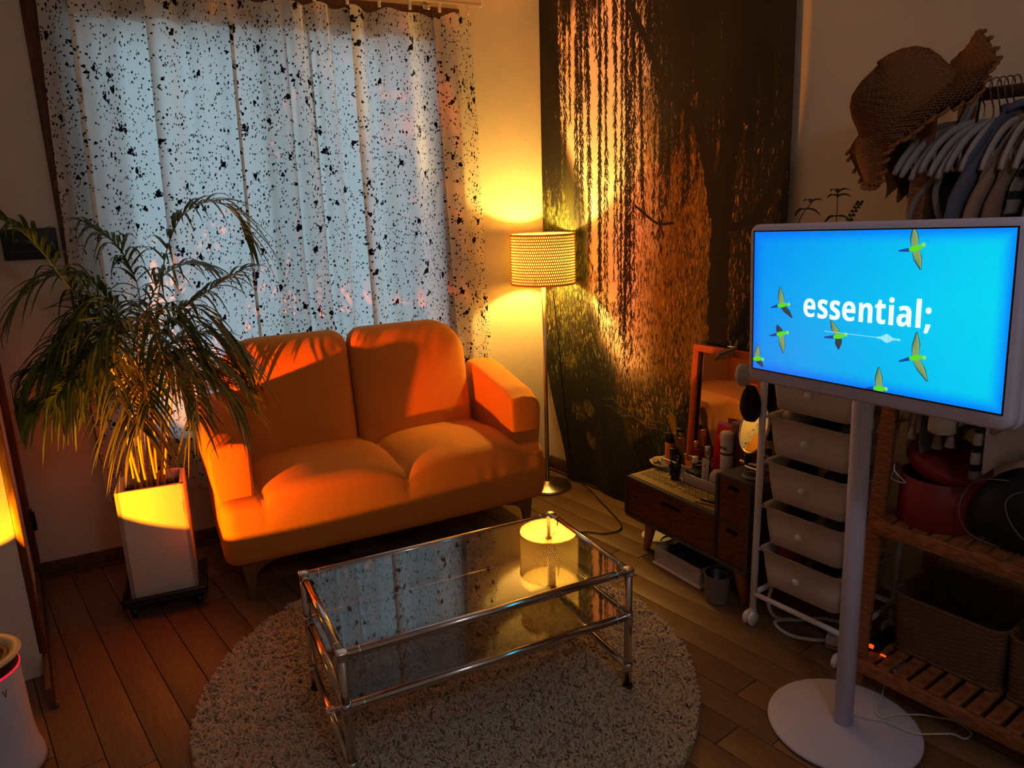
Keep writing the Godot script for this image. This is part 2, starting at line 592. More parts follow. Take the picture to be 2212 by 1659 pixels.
func curtain() -> void:
	var xf := Transform3D(Basis(Vector3.UP, -WA), W0)
	var m := M("speckled_cotton", Color.WHITE, 0.9)
	m.albedo_texture = splatter()
	m.backlight_enabled = true
	m.backlight = Color(1, 1, 1)
	var t := thing("curtain", "white window curtain speckled with black ink spots, hanging in folds behind the sofa", "curtain")
	t.transform = xf
	var nu := 640
	var nv := 44
	var top := 2.345
	var bot := 0.295
	for piece in 2:
		var st := ST()
		var P := []
		for j in nv + 1:
			var v := float(j) / nv
			var y0 := top - (top - bot) * v if piece == 0 else top - 0.115 * v
			var row := []
			for i in nu + 1:
				var u := float(i) / nu
				var tt := (top - y0) / (top - bot)
				var s := lerpf(0.365, 2.105, u)
				var fo := fold(s, tt)
				var d := fo.y
				s += fo.x
				s += (u - 0.5) * 0.10 * tt - 0.02 * sin(tt * 3.0) * (1.0 - u)
				if piece == 1:
					d -= 0.005
				var y := y0 - (0.018 * (0.5 - 0.5 * cos(s * TAU / 0.155)) * (1.0 - tt) if tt < 0.2 else 0.0) * maxf(0.0, 1.0 - tt * 5.0)
				row.append(Vector3(s, y, d))
			P.append(row)
		for j in nv:
			for i in nu:
				var a: Vector3 = P[j][i]
				var b: Vector3 = P[j + 1][i]
				var c: Vector3 = P[j + 1][i + 1]
				var d: Vector3 = P[j][i + 1]
				# width measured along the cloth
				quad_uv(st, [a, b, c, d], [Vector2(i * 0.0036, -a.y), Vector2(i * 0.0036, -b.y), Vector2(i * 0.0036 + 0.0036, -c.y), Vector2(i * 0.0036 + 0.0036, -d.y)])
			if piece == 1 and j >= 6:
				pass
		obj("cloth" if piece == 0 else "hem_band", st, m, t)
	var clip := ST()
	rbox(clip, Vector3(0, 0.004, 0), Vector3(0.014, 0.034, 0.006), 0.002)
	rbox(clip, Vector3(0, 0.026, 0), Vector3(0.020, 0.012, 0.010), 0.002)
	tube(clip, [Vector3(0, 0.016, 0), Vector3(0, 0.005, 0.006), Vector3(0, -0.012, 0.007)], 0.0025, 6)
	var cm := fin(clip)
	var hooks := 13
	for k in hooks:
		var s := 0.385 + k * (2.085 - 0.385) / (hooks - 1)
		obj("hook", cm, M("clip_clear", Color(0.85, 0.82, 0.78), 0.25), t, Vector3(s - 0.02 * 0, 2.352, 0.085))
	var rail := thing("curtain_rail", "pale metal curtain rail across the top of the window", "rail")
	rail.transform = xf
	var st := ST()
	rbox(st, Vector3(1.235, 2.392, 0.085), Vector3(1.83, 0.022, 0.026), 0.003)
	rbox(st, Vector3(1.235, 2.379, 0.098), Vector3(1.83, 0.006, 0.004), 0.001)
	obj("track", st, M("rail_metal", Color(0.82, 0.76, 0.68), 0.35, 0.3), rail)
	for s in [0.5, 1.2, 1.9]:
		st = ST()
		rbox(st, Vector3(s, 2.405, 0.06), Vector3(0.035, 0.012, 0.07), 0.003)
		rbox(st, Vector3(s, 2.385, 0.033), Vector3(0.035, 0.05, 0.006), 0.002)
		rbox(st, Vector3(s + 0.005, 2.365, 0.045), Vector3(0.02, 0.02, 0.02), 0.006)
		obj("bracket", st, M("chrome_joint", Color.WHITE), rail)
	var cap := ST()
	rbox(cap, Vector3(2.152, 2.391, 0.085), Vector3(0.008, 0.028, 0.031), 0.003)
	obj("end_cap", cap, M("white_plastic", Color.WHITE), rail)

# ------------------------------------------------------------------ tapestry with a willow by a pond printed on it
func willow() -> ImageTexture:
	var w := 1024
	var h := 1792
	var lo := Image.create(128, 224, false, Image.FORMAT_RGB8)
	var fn := FastNoiseLite.new()
	fn.frequency = 0.045
	fn.seed = 3
	for y in 224:
		for x in 128:
			var u := x / 128.0
			var v := y / 224.0
			var nn := fn.get_noise_2d(x * 1.3, y * 0.45) * 0.5 + 0.5
			var lft := 0.02 + 0.17 * smoothstep(0.20, 0.44, v)
			var sky := smoothstep(lft, lft + 0.10, u) * (1.0 - smoothstep(0.40, 0.64, u + 0.10 * (nn - 0.5) + 0.16 * maxf(0.0, v - 0.42)))
			sky *= smoothstep(0.02, 0.12, v + 0.2 * (nn - 0.4)) * (1.0 - smoothstep(0.40 + 0.95 * maxf(0.0, u - 0.10), 0.52 + 0.95 * maxf(0.0, u - 0.08), v + 0.06 * (nn - 0.5)))
			var gold := smoothstep(0.30, 0.50, u) * (1.0 - smoothstep(0.70, 0.90, u)) * smoothstep(0.22, 0.40, v) * (1.0 - smoothstep(0.66, 0.85, v))
			var green := (1.0 - smoothstep(0.10, 0.32, u)) * smoothstep(0.30, 0.42, v) * (1.0 - smoothstep(0.56, 0.68, v))
			var c := Color(0.15, 0.115, 0.06).lerp(Color(0.07, 0.05, 0.03), clampf(1.4 * nn - 0.2, 0, 1))
			c = c.lerp(Color(0.55, 0.42, 0.14), clampf(gold * (0.45 + 0.6 * nn), 0, 1))
			c = c.lerp(Color(0.34, 0.37, 0.17), clampf(green * (0.4 + 0.6 * nn), 0, 1))
			c = c.lerp(Color(0.97, 0.91, 0.88), clampf(sky * 1.25, 0, 1))
			if v > 0.72:
				var k := smoothstep(0.70, 0.80, v)
				c = c.lerp(Color(0.07, 0.075, 0.055), k * 0.92)
			lo.set_pixel(x, y, c)
	lo.resize(w, h, Image.INTERPOLATE_CUBIC)
	var im := lo
	var r := RandomNumberGenerator.new()
	r.seed = 21
	# far foliage: small upright dashes, gold and green over dark
	for i in 26000:
		var u := r.randf()
		var v := r.randf_range(0.02, 0.97)
		var gold := smoothstep(0.28, 0.48, u) * (1.0 - smoothstep(0.74, 0.97, u)) * smoothstep(0.16, 0.34, v) * (1.0 - smoothstep(0.70, 0.90, v))
		var green := (1.0 - smoothstep(0.16, 0.40, u)) * smoothstep(0.28, 0.42, v) * (1.0 - smoothstep(0.64, 0.82, v))
		if u > 0.12 and u < 0.42 and v < 0.6 and v < 0.34 + 0.9 * (u - 0.05):
			continue
		var c := Color(0.05, 0.04, 0.025)
		var q := r.randf()
		if q < gold * 0.7: c = Color(0.74, 0.55, 0.16).lerp(Color(0.24, 0.17, 0.05), r.randf())
		elif q < green * 0.7: c = Color(0.62, 0.63, 0.30).lerp(Color(0.16, 0.20, 0.09), r.randf())
		elif q < 0.26 and v < 0.5: c = Color(0.58, 0.47, 0.26).lerp(Color(0.2, 0.15, 0.07), r.randf())
		elif q < 0.03: c = Color(0.3, 0.28, 0.2)
		dash(im, u * w, v * h, r.randf_range(-0.35, 0.35), r.randf_range(8, 26), r.randi_range(1, 3), c)
	# hanging strands, each a chain of narrow leaves
	for i in 560:
		var u := r.randf_range(-0.02, 1.02)
		if u > 0.09 and u < 0.50 and r.randf() < 0.76:
			continue
		var reach := 0.30
		if u < 0.10: reach = 0.42
		elif u < 0.55: reach = r.randf_range(0.05, 0.26) if r.randf() < 0.88 else r.randf_range(0.26, 0.5)
		else: reach = r.randf_range(0.1, 0.42)
		var v := r.randf_range(-0.1, 0.02)
		strand(im, r, u * w, v * h, (v + reach) * h, Color(0.055, 0.04, 0.025))
	for s in [[0.245, 0.05, 0.52], [0.30, 0.0, 0.66], [0.325, 0.1, 0.62], [0.37, 0.1, 0.60], [0.40, 0.05, 0.66], [0.425, 0.0, 0.72], [0.44, 0.12, 0.6], [0.19, 0.0, 0.40], [0.215, 0.02, 0.44], [0.13, 0.0, 0.36], [0.30, 0.02, 0.58], [0.428, 0.2, 0.7], [0.47, 0.1, 0.44], [0.56, 0.2, 0.50], [0.185, 0.1, 0.47]]:
		strand(im, r, s[0] * w, s[1] * h, s[2] * h, Color(0.04, 0.03, 0.025))
		strand(im, r, s[0] * w + 5, s[1] * h, s[2] * h * 0.93, Color(0.04, 0.03, 0.025))
	# trunk and boughs
	bough(im, [Vector2(0.98, -0.02), Vector2(0.90, 0.12), Vector2(0.85, 0.24), Vector2(0.80, 0.38), Vector2(0.79, 0.55), Vector2(0.80, 0.68)], 26.0, 38.0)
	bough(im, [Vector2(0.36, -0.02), Vector2(0.45, 0.09), Vector2(0.53, 0.17), Vector2(0.60, 0.235), Vector2(0.69, 0.28), Vector2(0.74, 0.36), Vector2(0.77, 0.44)], 9.0, 22.0)
	bough(im, [Vector2(0.60, -0.02), Vector2(0.66, 0.07), Vector2(0.75, 0.15), Vector2(0.79, 0.25)], 9.0, 17.0)
	bough(im, [Vector2(1.02, 0.30), Vector2(0.93, 0.42), Vector2(0.83, 0.46)], 16.0, 24.0)
	bough(im, [Vector2(0.46, 0.42), Vector2(0.55, 0.45), Vector2(0.62, 0.45)], 2.0, 3.0)
	# the pond: pale ripple lines, reeds, a few bright shrubs at the bank
	for k in 9:
		var yy := 0.80 + k * 0.017
		var c := Color(0.34, 0.31, 0.27) if k < 2 else Color(0.15, 0.14, 0.10)
		for x in range(int(w * (0.28 + 0.02 * k)), int(w * 0.74)):
			var y := int((yy + 0.05 * pow((x / float(w) - 0.25) / 0.5, 2.0) + 0.004 * sin(x * 0.05 + k)) * h)
			im.fill_rect(Rect2i(x, y, 2, 3), c)
	for c in [[0.13, 0.735, 0.035], [0.07, 0.60, 0.04], [0.13, 0.845, 0.035], [0.20, 0.83, 0.03], [0.48, 0.80, 0.05], [0.62, 0.78, 0.05], [0.17, 0.90, 0.03]]:
		for i in 150:
			var a := r.randf() * TAU
			var q = sqrt(r.randf()) * c[2]
			dash(im, (c[0] + cos(a) * q) * w, (c[1] + sin(a) * q * 0.55) * h, r.randf_range(-1.2, 1.2), r.randf_range(5, 14), 2, Color(0.66, 0.58, 0.30).lerp(Color(0.12, 0.11, 0.06), r.randf()))
	for i in 130:
		dash(im, r.randf_range(0.2, 0.75) * w, r.randf_range(0.84, 0.97) * h, r.randf_range(-0.15, 0.15), r.randf_range(15, 60), 3, Color(0.30, 0.28, 0.12).lerp(Color(0.08, 0.08, 0.05), r.randf()))
	return ImageTexture.create_from_image(im)

func dash(im: Image, x: float, y: float, slope: float, len: float, wd: int, c: Color) -> void:
	var n := maxi(2, int(len / 3.0))
	for k in n:
		var t := k * len / n
		var ww := wd if k < n - 1 else maxi(1, wd - 1)
		im.fill_rect(Rect2i(int(x + slope * t), int(y + t), ww, 4), c)

func strand(im: Image, r: RandomNumberGenerator, x: float, y: float, y1: float, c: Color) -> void:
	var drift := r.randf_range(-0.03, 0.03)
	while y < y1:
		im.fill_rect(Rect2i(int(x), int(y), 2, 7), c)
		for sd in [-1.0, 1.0]:
			if r.randf() < 0.62:
				dash(im, x, y, sd * r.randf_range(0.15, 0.6), r.randf_range(10, 26), 3, c)
		y += r.randf_range(5, 11)
		x += drift * 7.0 + r.randf_range(-0.8, 0.8)

func bough(im: Image, pts: Array, r0: float, r1: float) -> void:
	var w := im.get_width()
	var h := im.get_height()
	var p3 := []
	for p in pts:
		p3.append(Vector3(p.x, p.y, 0))
	var n := 420
	var cv := curve(p3, n)
	for i in n:
		var rad := lerpf(r0, r1, float(i) / n) * (1.0 + 0.10 * sin(i * 0.21) + 0.06 * sin(i * 0.53))
		im.fill_rect(Rect2i(int(cv[i].x * w - rad), int(cv[i].y * h - 3), int(rad * 2), 8), Color(0.055 + 0.02 * (i % 7) / 7.0, 0.04, 0.03))

func tapestry() -> void:
	var m := M("printed_cloth", Color.WHITE, 0.9)
	m.albedo_texture = willow()
	m.texture_repeat = false
	var st := ST()
	var nu := 150
	var nv := 120
	var P := []
	for j in nv + 1:
		var v := float(j) / nv
		var y := lerpf(2.50, 0.022, v)
		var row := []
		for i in nu + 1:
			var u := float(i) / nu
			var low := smoothstep(0.60, 1.0, v)
			var z := lerpf(-3.138 + 0.20 * low * low, -1.70 + 0.012 * sin(v * 4.0) + 0.028 * v, u)
			var d := 0.008 + 0.005 * (1.0 + sin(u * 31.0 + 2.0 * sin(v * 3.0))) * (0.35 + 0.65 * v) + 0.007 * low * (1.0 + sin(u * 17.0 + v * 9.0))
			d += 0.0016 * exp(-pow((u - 0.42) * 160.0, 2.0)) + 0.0014 * exp(-pow((v - 0.345) * 220.0, 2.0)) + 0.012 * exp(-pow(u * 18.0, 2.0)) * low
			row.append(Vector3(2.500 - d, y, z))
		P.append(row)
	for j in nv:
		for i in nu:
			quad_uv(st, [P[j][i], P[j + 1][i], P[j + 1][i + 1], P[j][i + 1]], [Vector2(float(i) / nu, float(j) / nv), Vector2(float(i) / nu, float(j + 1) / nv), Vector2(float(i + 1) / nu, float(j + 1) / nv), Vector2(float(i + 1) / nu, float(j) / nv)])
	var t := thing("tapestry", "tall wall tapestry printed with a dark weeping willow beside a pond", "tapestry")
	obj("cloth", st, m, t)
	var pole := ST()
	tube(pole, [Vector3(2.496, 2.505, -3.15), Vector3(2.496, 2.505, -1.69)], 0.008, 8)
	obj("hanging_rod", pole, M("brass_metal", Color.WHITE), t)
# ------------------------------------------------------------------ sofa, in the curtain wall's frame (s, y, d)
func seat_top(s: float) -> float:
	var y := 0.438
	for c in [[0.865, 1.432], [1.432, 1.985]]:
		if s > c[0] and s < c[1]:
			var q: float = absf((s - (c[0] + c[1]) / 2) / ((c[1] - c[0]) / 2))
			y = 0.432 + 0.058 * pow(maxf(0.0, 1.0 - pow(q, 3.0)), 0.62)
	return y

func sofa() -> void:
	var xf := Transform3D(Basis(Vector3.UP, -WA), W0)
	var t := thing("sofa", "two-seat orange velvet sofa with rounded back cushions and pale metal legs", "sofa")
	t.transform = xf
	var m := M("velvet", Color.WHITE)
	# seat: one upholstered block, its front falling over the edge
	var st := ST()
	var rings := []
	var S0 := 0.705
	var S1 := 2.10
	var ns := 96
	for i in ns + 9:
		var e := 0.0
		var s := 0.0
		if i < 5:
			var a := PI / 2 * i / 5.0
			e = 0.05 * (1.0 - sin(a)); s = S0 + 0.05 * (1.0 - cos(a))
		elif i > ns + 3:
			var a := PI / 2 * (ns + 8 - i) / 5.0
			e = 0.05 * (1.0 - sin(a)); s = S1 - 0.05 * (1.0 - cos(a))
		else:
			s = lerpf(S0 + 0.05, S1 - 0.05, float(i - 5) / (ns - 2))
		var h := seat_top(s)
		var pr := []
		var wr := 0.004 * sin(s * 60.0 + sin(s * 21.0) * 2.0) * smoothstep(1.5, 1.9, s)
		var f := 0.735 - 0.02 * pow((s - 1.4) / 0.7, 2.0)
		# back bottom, front bottom, the front, the top, back again
		pr.append(Vector2(0.14, 0.165))
		for k in 7:
			pr.append(Vector2(lerpf(0.20, f - 0.075, k / 6.0), 0.165))
		for k in 7:
			var a := -PI / 2 + PI / 2 * k / 6.0
			pr.append(Vector2(f - 0.055 + cos(a) * 0.055 + wr * 0.6 * k / 6.0, 0.225 + sin(a) * 0.06))
		for k in range(1, 9):
			var q := k / 8.0
			pr.append(Vector2(f + 0.016 * sin(q * PI) + wr * (1.0 - q), lerpf(0.225, h - 0.055, q)))
		for k in range(1, 9):
			var a := PI / 2 * k / 8.0
			pr.append(Vector2(f - 0.065 + cos(a) * 0.065, h - 0.055 + sin(a) * 0.045))
		for k in range(1, 13):
			var q := k / 12.0
			pr.append(Vector2(lerpf(f - 0.065, 0.14, q), h - 0.01 + 0.016 * sin(minf(1.0, q * 1.6) * PI) * (1.0 if h > 0.44 else 0.3) - 0.0 * q))
		var ring := []
		var cen := Vector2(0.42, 0.31)
		for p in pr:
			var dl: Vector2 = p - cen
			p -= dl.normalized() * minf(e, dl.length() * 0.5)
			ring.append(Vector3(s, p.y, p.x))
		rings.append(ring)
	loft(st, rings)
	obj("seat", st, m, t)
	# stitched seams of the seat: where wings and cushions meet
	for q in [0.868, 1.982]:
		var se := ST()
		tube(se, curve([Vector3(q, 0.430, 0.63), Vector3(q + 0.004, 0.427, 0.665), Vector3(q + 0.010, 0.414, 0.700), Vector3(q + 0.014, 0.392, 0.722)], 10), 0.0018, 5)
		obj("seam", se, M("seam_thread", Color(0.55, 0.25, 0.05), 0.9), t)
	# arms
	for side in 2:
		st = ST()
		rings = []
		var mir := 1.0 if side == 0 else -1.0
		var c0 := 0.775 if side == 0 else 2.03
		for i in 27:
			var q := clampf((i - 3) / 20.0, 0.0, 1.0)
			var e := 0.0
			var d := lerpf(0.155, 0.632, q)
			if i < 3:
				var a := PI / 2 * i / 3.0
				e = 0.03 * (1.0 - sin(a)); d = 0.125 + 0.03 * (1.0 - cos(a))
			elif i > 23:
				var a := PI / 2 * (26 - i) / 3.0
				e = 0.014 * (1.0 - sin(a)); d = 0.645 - 0.013 * (1.0 - cos(a))
			var h := lerpf(0.735, 0.672, smoothstep(0.0, 1.0, q)) - 0.028 * smoothstep(0.86, 1.0, q)
			var ring := []
			var w := 0.066
			var y0 := 0.165
			var out := 0.012 + 0.018 * (1.0 - q)
			var pr := [Vector2(w, y0 + 0.02), Vector2(w, 0.30), Vector2(w, 0.42), Vector2(w + 0.002, 0.52), Vector2(w + 0.003, h - 0.065)]
			for k in 6:
				var a := PI / 2 * k / 5.0
				pr.append(Vector2(w - 0.022 + cos(a) * 0.025, h - 0.022 + sin(a) * 0.022))
			pr.append(Vector2(0.0, h + 0.004))
			for k in 6:
				var a := PI / 2 + PI / 2 * k / 5.0
				pr.append(Vector2(-w - out + 0.05 + cos(a) * 0.05, h - 0.048 + sin(a) * 0.045))
			pr.append_array([Vector2(-w - out - 0.004, 0.58), Vector2(-w - out, 0.50), Vector2(-w - 0.004, 0.42), Vector2(-w - 0.002, 0.30), Vector2(-w + 0.004, 0.215)])
			for k in 4:
				var a := PI + PI / 2 * k / 3.0
				pr.append(Vector2(-w + 0.04 + cos(a) * 0.04, y0 + 0.042 + sin(a) * 0.042))
			var cen := Vector2(0, 0.44)
			for p in pr:
				var dl: Vector2 = p - cen
				p -= Vector2(signf(dl.x) * minf(e, absf(dl.x)), signf(dl.y) * minf(e, absf(dl.y)))
				ring.append(Vector3(c0 + mir * p.x, p.y, d))
			rings.append(ring)
		loft(st, rings)
		obj("armrest", st, m, t)
	# back cushions: rounded pillows leaning back
	for side in 2:
		st = ST()
		rings = []
		var w := 0.565
		var h := 0.56
		var rad := [0.17, 0.075, 0.05, 0.05] if side == 0 else [0.075, 0.17, 0.05, 0.05]
		var c := Vector2(1.083 if side == 0 else 1.652, 0.675)
		var lay := [[0.075, -0.022], [0.03, -0.020], [0.006, -0.012], [0.0, 0.005], [0.0, 0.03], [0.008, 0.062], [0.026, 0.082], [0.055, 0.092], [0.10, 0.098], [0.16, 0.102], [0.22, 0.104], [0.265, 0.105]]
		for l in lay:
			var ring := []
			for p in rrect(w, h, rad, 8, l[0]):
				var lean: float = -0.16 * (p.y + h / 2)
				ring.append(Vector3(c.x + p.x, c.y + p.y, 0.215 + l[1] + lean))
			rings.append(ring)
		loft(st, rings)
		obj("back_cushion", st, m, t)
	st = ST()
	rbox(st, Vector3(1.40, 0.36, 0.160), Vector3(1.24, 0.38, 0.06), 0.025, 3)
	obj("back_frame", st, m, t)
	# bent plate legs
	for k in 4:
		var mir := 1.0 if k % 2 == 0 else -1.0
		var lg := ST()
		var sg := [Vector2(0, 0.168), Vector2(0.15, 0.168), Vector2(0.15, 0.158), Vector2(0.085, 0.140), Vector2(0.055, 0.112), Vector2(0.046, 0.07), Vector2(0.040, 0.0), Vector2(0.016, 0.0), Vector2(0.010, 0.08)]
		var base := Vector3(0.76 if mir > 0 else 2.045, 0, 0.655 if k < 2 else 0.16)
		plate(lg, sg, -0.010, 0.010, 0.002, Transform3D(Basis(Vector3(mir, 0, 0), Vector3(0, 1, 0), Vector3(0, 0, mir)), base))
		obj("leg", lg, M("leg_metal", Color.WHITE), t)

# ------------------------------------------------------------------ chrome and glass table
func table() -> void:
	var L := 0.866
	var W := 0.468
	var t := thing("coffee_table", "chrome tube coffee table with glass top and glass shelf on the round rug", "table", Vector3(1.0545, 0.0, -1.747), -0.1645)
	var R := 0.0125
	var ch := M("chrome", Color.WHITE)
	var jo := M("chrome_joint", Color.WHITE)
	var x := L / 2
	var z := W / 2
	var top := 0.4115
	var mid := 0.262
	var low := 0.088
	var up := 0.016
	for sx in [-1.0, 1.0]:
		for sz in [-1.0, 1.0]:
			obj("leg", tubem([Vector3(sx * x, up + 0.008, sz * z), Vector3(sx * x, top + 0.008, sz * z)], R, 14), ch, t)
			var st := ST()
			lathe(st, [[0.0, 0.0], [0.0155, 0.0], [0.0165, 0.004], [0.0155, 0.009], [0.0, 0.009]], 14)
			obj("foot", st, M("dark_foot", Color(0.10, 0.10, 0.10), 0.5), t, Vector3(sx * x, up, sz * z))
			for hy in [top, mid, low]:
				st = ST()
				if hy == top:
					rbox(st, Vector3(0, 0, 0), Vector3(0.029, 0.028, 0.029), 0.006, 2)
				else:
					lathe(st, [[0.0126, -0.014], [0.0152, -0.012], [0.0152, 0.012], [0.0126, 0.014]], 14)
				obj("joint", st, jo, t, Vector3(sx * x, hy, sz * z))
	for hy in [top, mid]:
		for sz in [-1.0, 1.0]:
			obj("rail", tubem([Vector3(-x, hy, sz * z), Vector3(x, hy, sz * z)], R, 14), ch, t)
			for sx in [-1.0, 1.0]:
				obj("collar", tubem([Vector3(sx * (x - 0.042), hy, sz * z), Vector3(sx * (x - 0.046), hy, sz * z)], R + 0.0012, 14), jo, t)
		for sx in [-1.0, 1.0]:
			obj("rail", tubem([Vector3(sx * x, hy, -z), Vector3(sx * x, hy, z)], R, 14), ch, t)
			for sz in [-1.0, 1.0]:
				obj("collar", tubem([Vector3(sx * x, hy, sz * (z - 0.042)), Vector3(sx * x, hy, sz * (z - 0.046))], R + 0.0012, 14), jo, t)
		var g := ST()
		for ply in [0.0024, 0.0058]:
			box(g, Vector3(0, hy + ply, 0), Vector3(L - 0.022, 0.003, W - 0.022))
		obj("glass_top" if hy == top else "glass_shelf", g, M("table_glass", Color.WHITE), t)
		for sx in [-1.0, 1.0]:
			for sz in [-1.0, 1.0]:
				var st := ST()
				rbox(st, Vector3(0, 0, 0), Vector3(0.036, 0.006, 0.010), 0.002)
				rbox(st, Vector3(0.012 * -sx, 0.001, -sz * 0.012), Vector3(0.014, 0.006, 0.022), 0.002)
				obj("glass_clip", st, M("black_plastic", Color.WHITE), t, Vector3(sx * (x - 0.034), hy - 0.004, sz * (z - 0.016)))
	for sx in [-1.0, 1.0]:
		obj("stretcher", tubem([Vector3(sx * x, low, -z), Vector3(sx * x, low, z)], R * 0.92, 12), ch, t)
		var st := ST()
		rbox(st, Vector3.ZERO, Vector3(0.029, 0.029, 0.032), 0.006, 2)
		obj("joint", st, jo, t, Vector3(sx * x, low, 0))
	obj("stretcher", tubem([Vector3(-x, low, 0), Vector3(x, low, 0)], R * 0.92, 12), ch, t)

func rug() -> void:
	var c := Vector3(1.054, 0.0, -1.861)
	var R := 0.79
	var t := thing("round_rug", "round beige shaggy rug under the coffee table", "rug", c)
	var fn := FastNoiseLite.new()
	fn.frequency = 9.0
	fn.fractal_octaves = 3
	fn.seed = 2
	var st := ST()
	var rings := []
	var nr := 120
	var na := 360
	for i in nr:
		var q := float(i) / (nr - 1)
		var ring := []
		for j in na:
			var a := TAU * j / na
			var r := R * q
			var x := cos(a) * r
			var z := sin(a) * r
			var y := 0.013 + 0.005 * fn.get_noise_2d(x * 4.0, z * 4.0)
			if q > 0.985:
				y = 0.006
			if i == nr - 1:
				y = 0.0005
			ring.append(Vector3(x, y, z))
		rings.append(ring)
	loft(st, rings, true, false)
	obj("base", st, M("rug_base", Color(0.60, 0.50, 0.39), 0.95), t)
	# the pile: bent tufts
	var tf := ST()
	tube(tf, [Vector3(0, 0, 0), Vector3(0.0012, 0.0045, 0.0), Vector3(0.0045, 0.0080, 0.001), Vector3(0.0095, 0.0085, 0.002)], [0.0023, 0.0030, 0.0026, 0.0012], 5)
	var mm := MultiMesh.new()
	mm.transform_format = MultiMesh.TRANSFORM_3D
	mm.use_colors = true
	mm.mesh = fin(tf)
	var n := 52000
	mm.instance_count = n
	var r2 := RandomNumberGenerator.new()
	r2.seed = 8
	var fl := FastNoiseLite.new()
	fl.frequency = 14.0
	fl.seed = 6
	for i in n:
		var a := r2.randf() * TAU
		var r := R * 0.993 * sqrt(r2.randf())
		var p := Vector3(cos(a) * r, 0, sin(a) * r)
		var clump := fl.get_noise_2d(p.x, p.z)
		p.y = 0.010 + 0.005 * clump
		var turn := TAU * fl.get_noise_2d(p.x * 0.5 + 40.0, p.z * 0.5) * 2.0 + r2.randf() * 2.2
		var k := r2.randf_range(0.85, 1.5)
		mm.set_instance_transform(i, Transform3D(Basis(Vector3.UP, turn).scaled(Vector3(k, k * (1.0 + 0.5 * clump), k)), p))
		var v := r2.randf_range(0.82, 1.05)
		mm.set_instance_color(i, Color(v, v * 0.99, v * 0.97))
	var o := MultiMeshInstance3D.new()
	o.name = "pile"
	o.multimesh = mm
	var m := M("rug_pile", Color(0.80, 0.71, 0.59), 0.95)
	m.vertex_color_use_as_albedo = true
	o.material_override = m
	o.set_meta("kind", "stuff")
	t.add_child(o)

